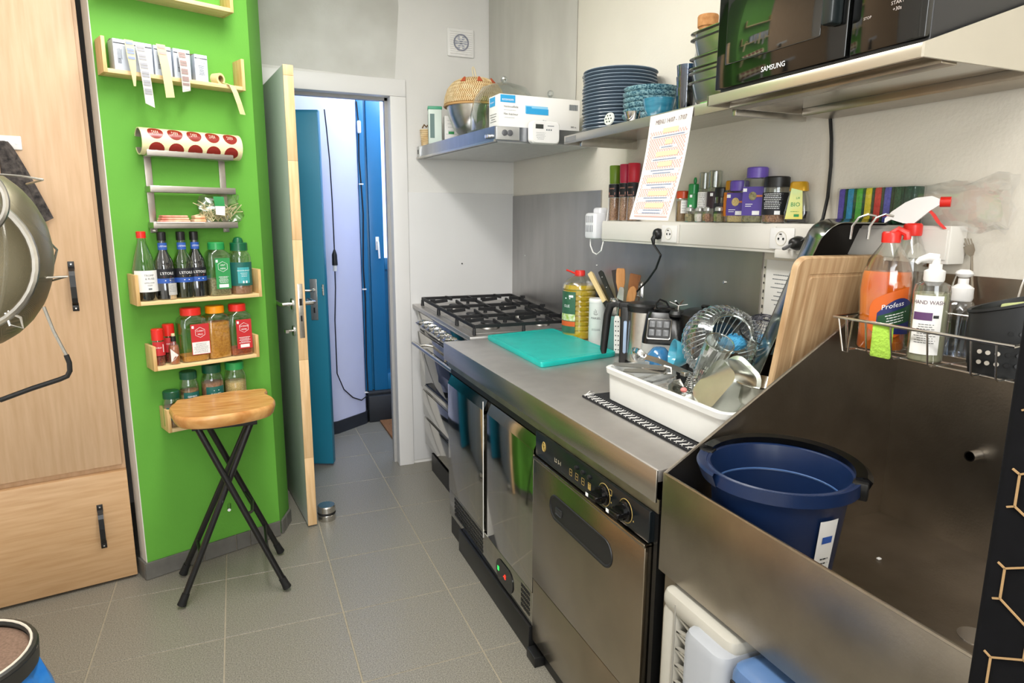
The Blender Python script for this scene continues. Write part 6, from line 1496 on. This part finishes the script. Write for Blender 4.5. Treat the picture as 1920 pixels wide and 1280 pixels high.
# ================================================================== WIRE BASKET OVER THE SINK
t = thing('wire_caddy', 'steel wire basket hung over the sink back holding soaps', 'wire basket', (0, 0, 0))
xa, xb, ya, yb, zr, zb_ = 1.255, 1.480, .700, 1.082, 1.212, 1.140
MB().tube([(xa, ya, zr), (xa, yb, zr), (xb, yb, zr+.01), (xb, ya, zr+.01)], .0034, 8, True).build('rim_wire', steel, t)
def uw(pts): MB().tube(pts, .0021, 6).build('wire', steel, t)
for y in (ya+.03, ya+.075, .86, .94, 1.0, 1.05):
    uw([(xa, y, zr), (xa+.012, y, zb_+.005), (xa+.02, y, zb_), (xb-.01, y, zb_), (xb, y, zr+.01)])
for x in (xa+.04, 1.34, 1.42): uw([(x, ya, zr), (x, ya+.012, zb_), (x, yb-.012, zb_), (x, yb, zr)])
uw([(xa, yb-.012, zr), (xa+.006, yb-.026, zb_-.004), (xa+.006, yb-.040, zb_-.004), (xa, yb-.05, zr)])
for y in (.98, .84, .74): uw([(xb, y, zr+.01), (xb+.018, y, 1.295), (1.505, y, 1.314), (1.514, y, 1.300)])
BZ = zb_+.003
# orange detergent
t = thing('detergent_bottle', 'bottle of orange dish detergent with a red cap, at the left of the basket', 'bottle', (1.335, 1.022, BZ), radians(-52))
def el(w_, d, z, n=40): return [(w_/2*cos(2*pi*i/n), d/2*sin(2*pi*i/n), z) for i in range(n)]
sec = [(.092, .062, 0), (.098, .068, .005), (.096, .068, .05), (.100, .070, .09), (.106, .070, .13), (.102, .066, .165), (.080, .052, .20), (.045, .040, .228), (.032, .032, .240)]
MB().loft([el(*q_) for q_ in sec], cap1=False).build('body', clearp, t)
MB().loft([el(w_-.005, d-.005, z+.001) for w_, d, z in sec[:6]]+[el(.093, .058, .175)]).build('contents', mat('orange_soap', '#d8590e', .1, 0, nscale=9, col2='#ea8a1e', coat=.5), t)
MB().lathe([(.019, .238), (.0195, .258), (.017, .262)], 24).tube([(.0, 0, .256), (.012, -.004, .266), (.028, -.006, .258), (.030, -.004, .246)], .008, 8).build('cap', red, t)
elm = lambda w_, d: (lambda u, v: (w_/2*sin(u/(w_/2)), -d/2*cos(u/(w_/2))-.0014, v))
def el_label(name, m, w_, d, u0, u1, z0f, z1f, parent, n=14, off=.0009):
    vs = []
    for i in range(n+1):
        u = u0+(u1-u0)*i/n; x, y = (w_/2+off)*sin(u/(w_/2)), -(d/2+off)*cos(u/(w_/2)); f_ = i/n
        vs += [(x, y, z0f(f_)), (x, y, z1f(f_))]
    return MB().add(vs, [(2*i, 2*i+2, 2*i+3, 2*i+1) for i in range(n)]).build(name, m, parent)
el_label('paper_label', mat('soap_orange_label', '#d4621c', .4), .108, .073, -.028, .05, lambda f_: .05-.02*sin(f_*3), lambda f_: .10+.045*f_**.5, t)
lb1 = el_label('blue_label', mat('soap_navy', '#232a66', .4), .109, .0745, -.012, .062, lambda f_: .040+.0*f_, lambda f_: .085+.035*sin(f_*2.4), t)
el_label('green_band', mat('soap_green', '#1c4a2a', .4), .1098, .0755, -.010, .062, lambda f_: .050+.02*f_, lambda f_: .078+.03*f_, t)
lettering(lb1, [('Profess', .0155, .018, .098)], lambda u, v: ((.1105/2)*sin(u/.055), -(.0775/2)*cos(u/.055)-.0006, v+u*.28), whiteink)
lettering(lb1, small_print(.0, .05, .056, .080, 4, .002), lambda u, v: ((.1105/2)*sin(u/.055), -(.0775/2)*cos(u/.055)-.0006, v+u*.3), whiteink, 'small_print')
# spray bottle
t = thing('spray_bottle', 'clear spray bottle with white and red trigger head behind the orange detergent', 'bottle', (1.425, 1.040, BZ), radians(-60))
MB().lathe([(.034, 0), (.037, .005), (.037, .17), (.032, .21), (.018, .25), (.014, .262)], 32, cap1=False).build('body', clearp, t)
MB().lathe([(.032, .002), (.0345, .005), (.0345, .11)], 32).build('contents', glass('spray_liquid', '#d9dcae', .06, .05, .3), t)
MB().lathe([(.0185, .252), (.0195, .256), (.0195, .276), (.016, .280)], 24).build('collar', red, t)
MB().loft([[(x, y, z) for y, z in ((-.012*k_, z0), (.012*k_, z0), (.011*k_, z1), (-.011*k_, z1))] for x, z0, z1, k_ in ((.048, .322, .332, .8), (.030, .308, .340, 1), (.0, .278, .336, 1), (-.02, .280, .326, 1), (-.045, .288, .306, .8), (-.058, .280, .290, .6))]).build('spray_head', white, t)
MB().tube([(.046, 0, .327), (.066, 0, .327)], .0115, 14).build('nozzle', red, t)
MB().loft([[(x-.004, -.006, z), (x+.004, -.006, z), (x+.004, .006, z), (x-.004, .006, z)] for x, z in ((.026, .310), (.036, .300), (.048, .282), (.062, .268))]).build('trigger', red, t)
# hand wash
t = thing('handwash_bottle', 'grey hand wash pump bottle with white label and white pump', 'bottle', (1.306, .895, BZ), radians(-52))
hwm = glass('handwash_grey', '#b9b7a6', .10, .06, .4)
MB().lathe([(.030, 0), (.033, .004), (.0335, .145), (.031, .158), (.017, .165), (.016, .17)], 36, cap1=False).build('body', clearp, t)
MB().lathe([(.029, .002), (.0315, .005), (.0315, .142)], 36).build('contents', mat('handwash_gel', '#a8a68e', .2), t)
MB().lathe([(.0175, .165), (.019, .168), (.019, .186), (.012, .190), (.012, .200)], 24).tube([(0, 0, .200), (0, 0, .212)], .008, 12).tube([(.004, 0, .212), (-.012, 0, .214), (-.028, 0, .208), (-.034, 0, .200)], .006, 10, taper=[.0085, .0085, .006, .004]).build('pump_head', white, t)
o = MB().arc(.0343, .018, .138, -1.0, .62, 14).build('paper_label', paper, t)
lettering(o, [('HAND WASH', .0112, -.006, .124, .9)], cyl(.0350), mat('wine_ink', '#54304a', .5))
MB().arc(.0348, .088, .104, -.95, .10, 10).build('purple_band', mat('wash_purple', '#5c3a66', .5), o)
lettering(o, small_print(-.028, .014, .040, .082, 9), cyl(.0352), ink, 'small_print'); lettering(o, [('|', .010, .006, .010, .096)], cyl(.0352), ink, 'hand_symbol')
# second pump bottle
t = thing('clear_pump_bottle', 'clear bottle with round white pump top right behind the hand wash', 'bottle', (1.425, .912, BZ), radians(-50))
MB().lathe([(.030, 0), (.032, .004), (.032, .09), (.026, .112), (.018, .122)], 32, cap1=False).build('body', clear, t)
MB().lathe([(.028, .002), (.030, .005), (.030, .080)], 32).build('contents', glass('pump_liquid', '#dfe9f4', .08, .05, .35), t)
MB().lathe([(.019, .118), (.021, .122), (.021, .146), (.010, .154), (.010, .166)], 26).ball((0, 0, .176), .017, rz=.010).build('pump_head', white, t)
# scrub pad
tag(MB().rbox(-.004, .004, -.022, .022, 0, .075, .003).build('green_sponge_cloth', mat('lime_sponge', '#a6cf4a', .9, 0, .1, 120, bump=.4), None, loc=(1.262, .962, BZ-.004), rot=(0, 0, .1)), 'lime green sponge cloth between the orange detergent and hand wash', 'sponge')
# black caddy
cc_ = (1.345, .760, 1.136); t = thing('sink_caddy', 'black perforated plastic caddy at the right end of the wire basket', 'caddy', cc_, radians(-54))
def cd(i_, z, sag=0): return [((.070-i_)*cos(2*pi*k/48)*(1+.0), (.052-i_)*sin(2*pi*k/48), z+sag*(-cos(2*pi*k/48))*-.0+sag*(1+cos(2*pi*k/48))*.5) for k in range(48)]
cb_ = mat('caddy_black', '#1a1b1c', .5)
MB().loft([cd(.014, 0), cd(.010, .004), cd(.003, .060, .01), cd(0, .118, .042), cd(-.003, .120, .042), cd(-.003, .125, .042), cd(.003, .125, .042), cd(.005, .11, .042), cd(.014, .012), cd(.03, .010)]).build('cup', cb_, t)
MB().rbox(-.064, .064, -.001, .001, .02, .115, .001).build('divider', cb_, t)
for i in range(8):
    for j in range(3 if i < 3 else 4):
        a = -2.35+i*.235; z = .030+j*.020
        lit = (i < 3 and j < 2)
        r_x, r_y = .0705-.006*(1-z/.1), .0525-.006*(1-z/.1)
        nx, ny = cos(a), sin(a)
        MB(Matrix.Translation((r_x*nx, r_y*ny, z)) @ Vector((nx*.052, ny*.070, 0)).to_track_quat('Z', 'Y').to_matrix().to_4x4()).lathe([(.0042, -.001), (.0042, .0006)], 12).build('hole', mat('hole_light', '#b9b2a6', .6) if lit else blackm, t)
sp_ = thing('scrub_sponge', 'pale green washing up sponge lying in the black caddy', 'sponge', (1.375, .752, 1.262), radians(-60), None, (.25, -.2, radians(-60)))
MB().rbox(-.042, .042, -.018, .018, -.010, .016, .006).build('foam', mat('sponge_pale', '#b7bf84', .9, 0, .12, 100, bump=.5), sp_)
MB().rbox(-.042, .042, -.018, .018, -.018, -.009, .004).build('scouring_pad', mat('pad_beige', '#8d7a5e', .95, 0, .2, 150, bump=.5), sp_)
# fork and stick at the wall
t = thing('standing_fork', 'dinner fork standing tines up against the wall above the sink', 'fork', (0, 0, 0))
fd = at(1812, 447, x=1.500); f2 = at(1822, 480, x=1.500); f3 = at(1822, 560, x=1.49)
MB().tube([f2, f2.lerp(f3, .4), f3], .003, 8, taper=[.0026, .003, .0045]).build('handle', steel_dark, t)
MB().plate(f2, f2.lerp(fd, .62), [(0, .003), (.4, .010), (1, .0105)], .002, (-1, 0, .1)).build('head', steel_dark, t)
for k in (-1.5, -.5, .5, 1.5): MB().tube([f2.lerp(fd, .6)+Vector((0, -k*.0058, 0)), fd+Vector((0, -k*.0062, .0))], .0014, 5).build('tine', steel_dark, t)
t = thing('wooden_stick', 'brown wooden stick leaning on the wall behind the spray bottle', 'stick', (0, 0, 0))
MB().slab(at(1747, 428, x=1.502), at(1738, 500, x=1.49), .013, .013, .008, (-1, 0, 0)).build('stick', darkwood, t)
# ceiling lamps (outside the frame)
for y in (1.75, -.6):
    x = .15 if y > 0 else -.1
    t = thing('ceiling_lamp', 'long white ceiling lamp %s' % ('over the middle of the kitchen' if y > 0 else 'over the rear of the kitchen'), 'lamp', (x, y, 2.65))
    MB().rbox(-.17, .17, -.78, .78, .0, .05, .01).build('housing', white, t)
    for yy in (-.5, .5): MB().tube([(0, yy, .05), (0, yy, .198)], .006, 8).build('suspension_rod', white, t)
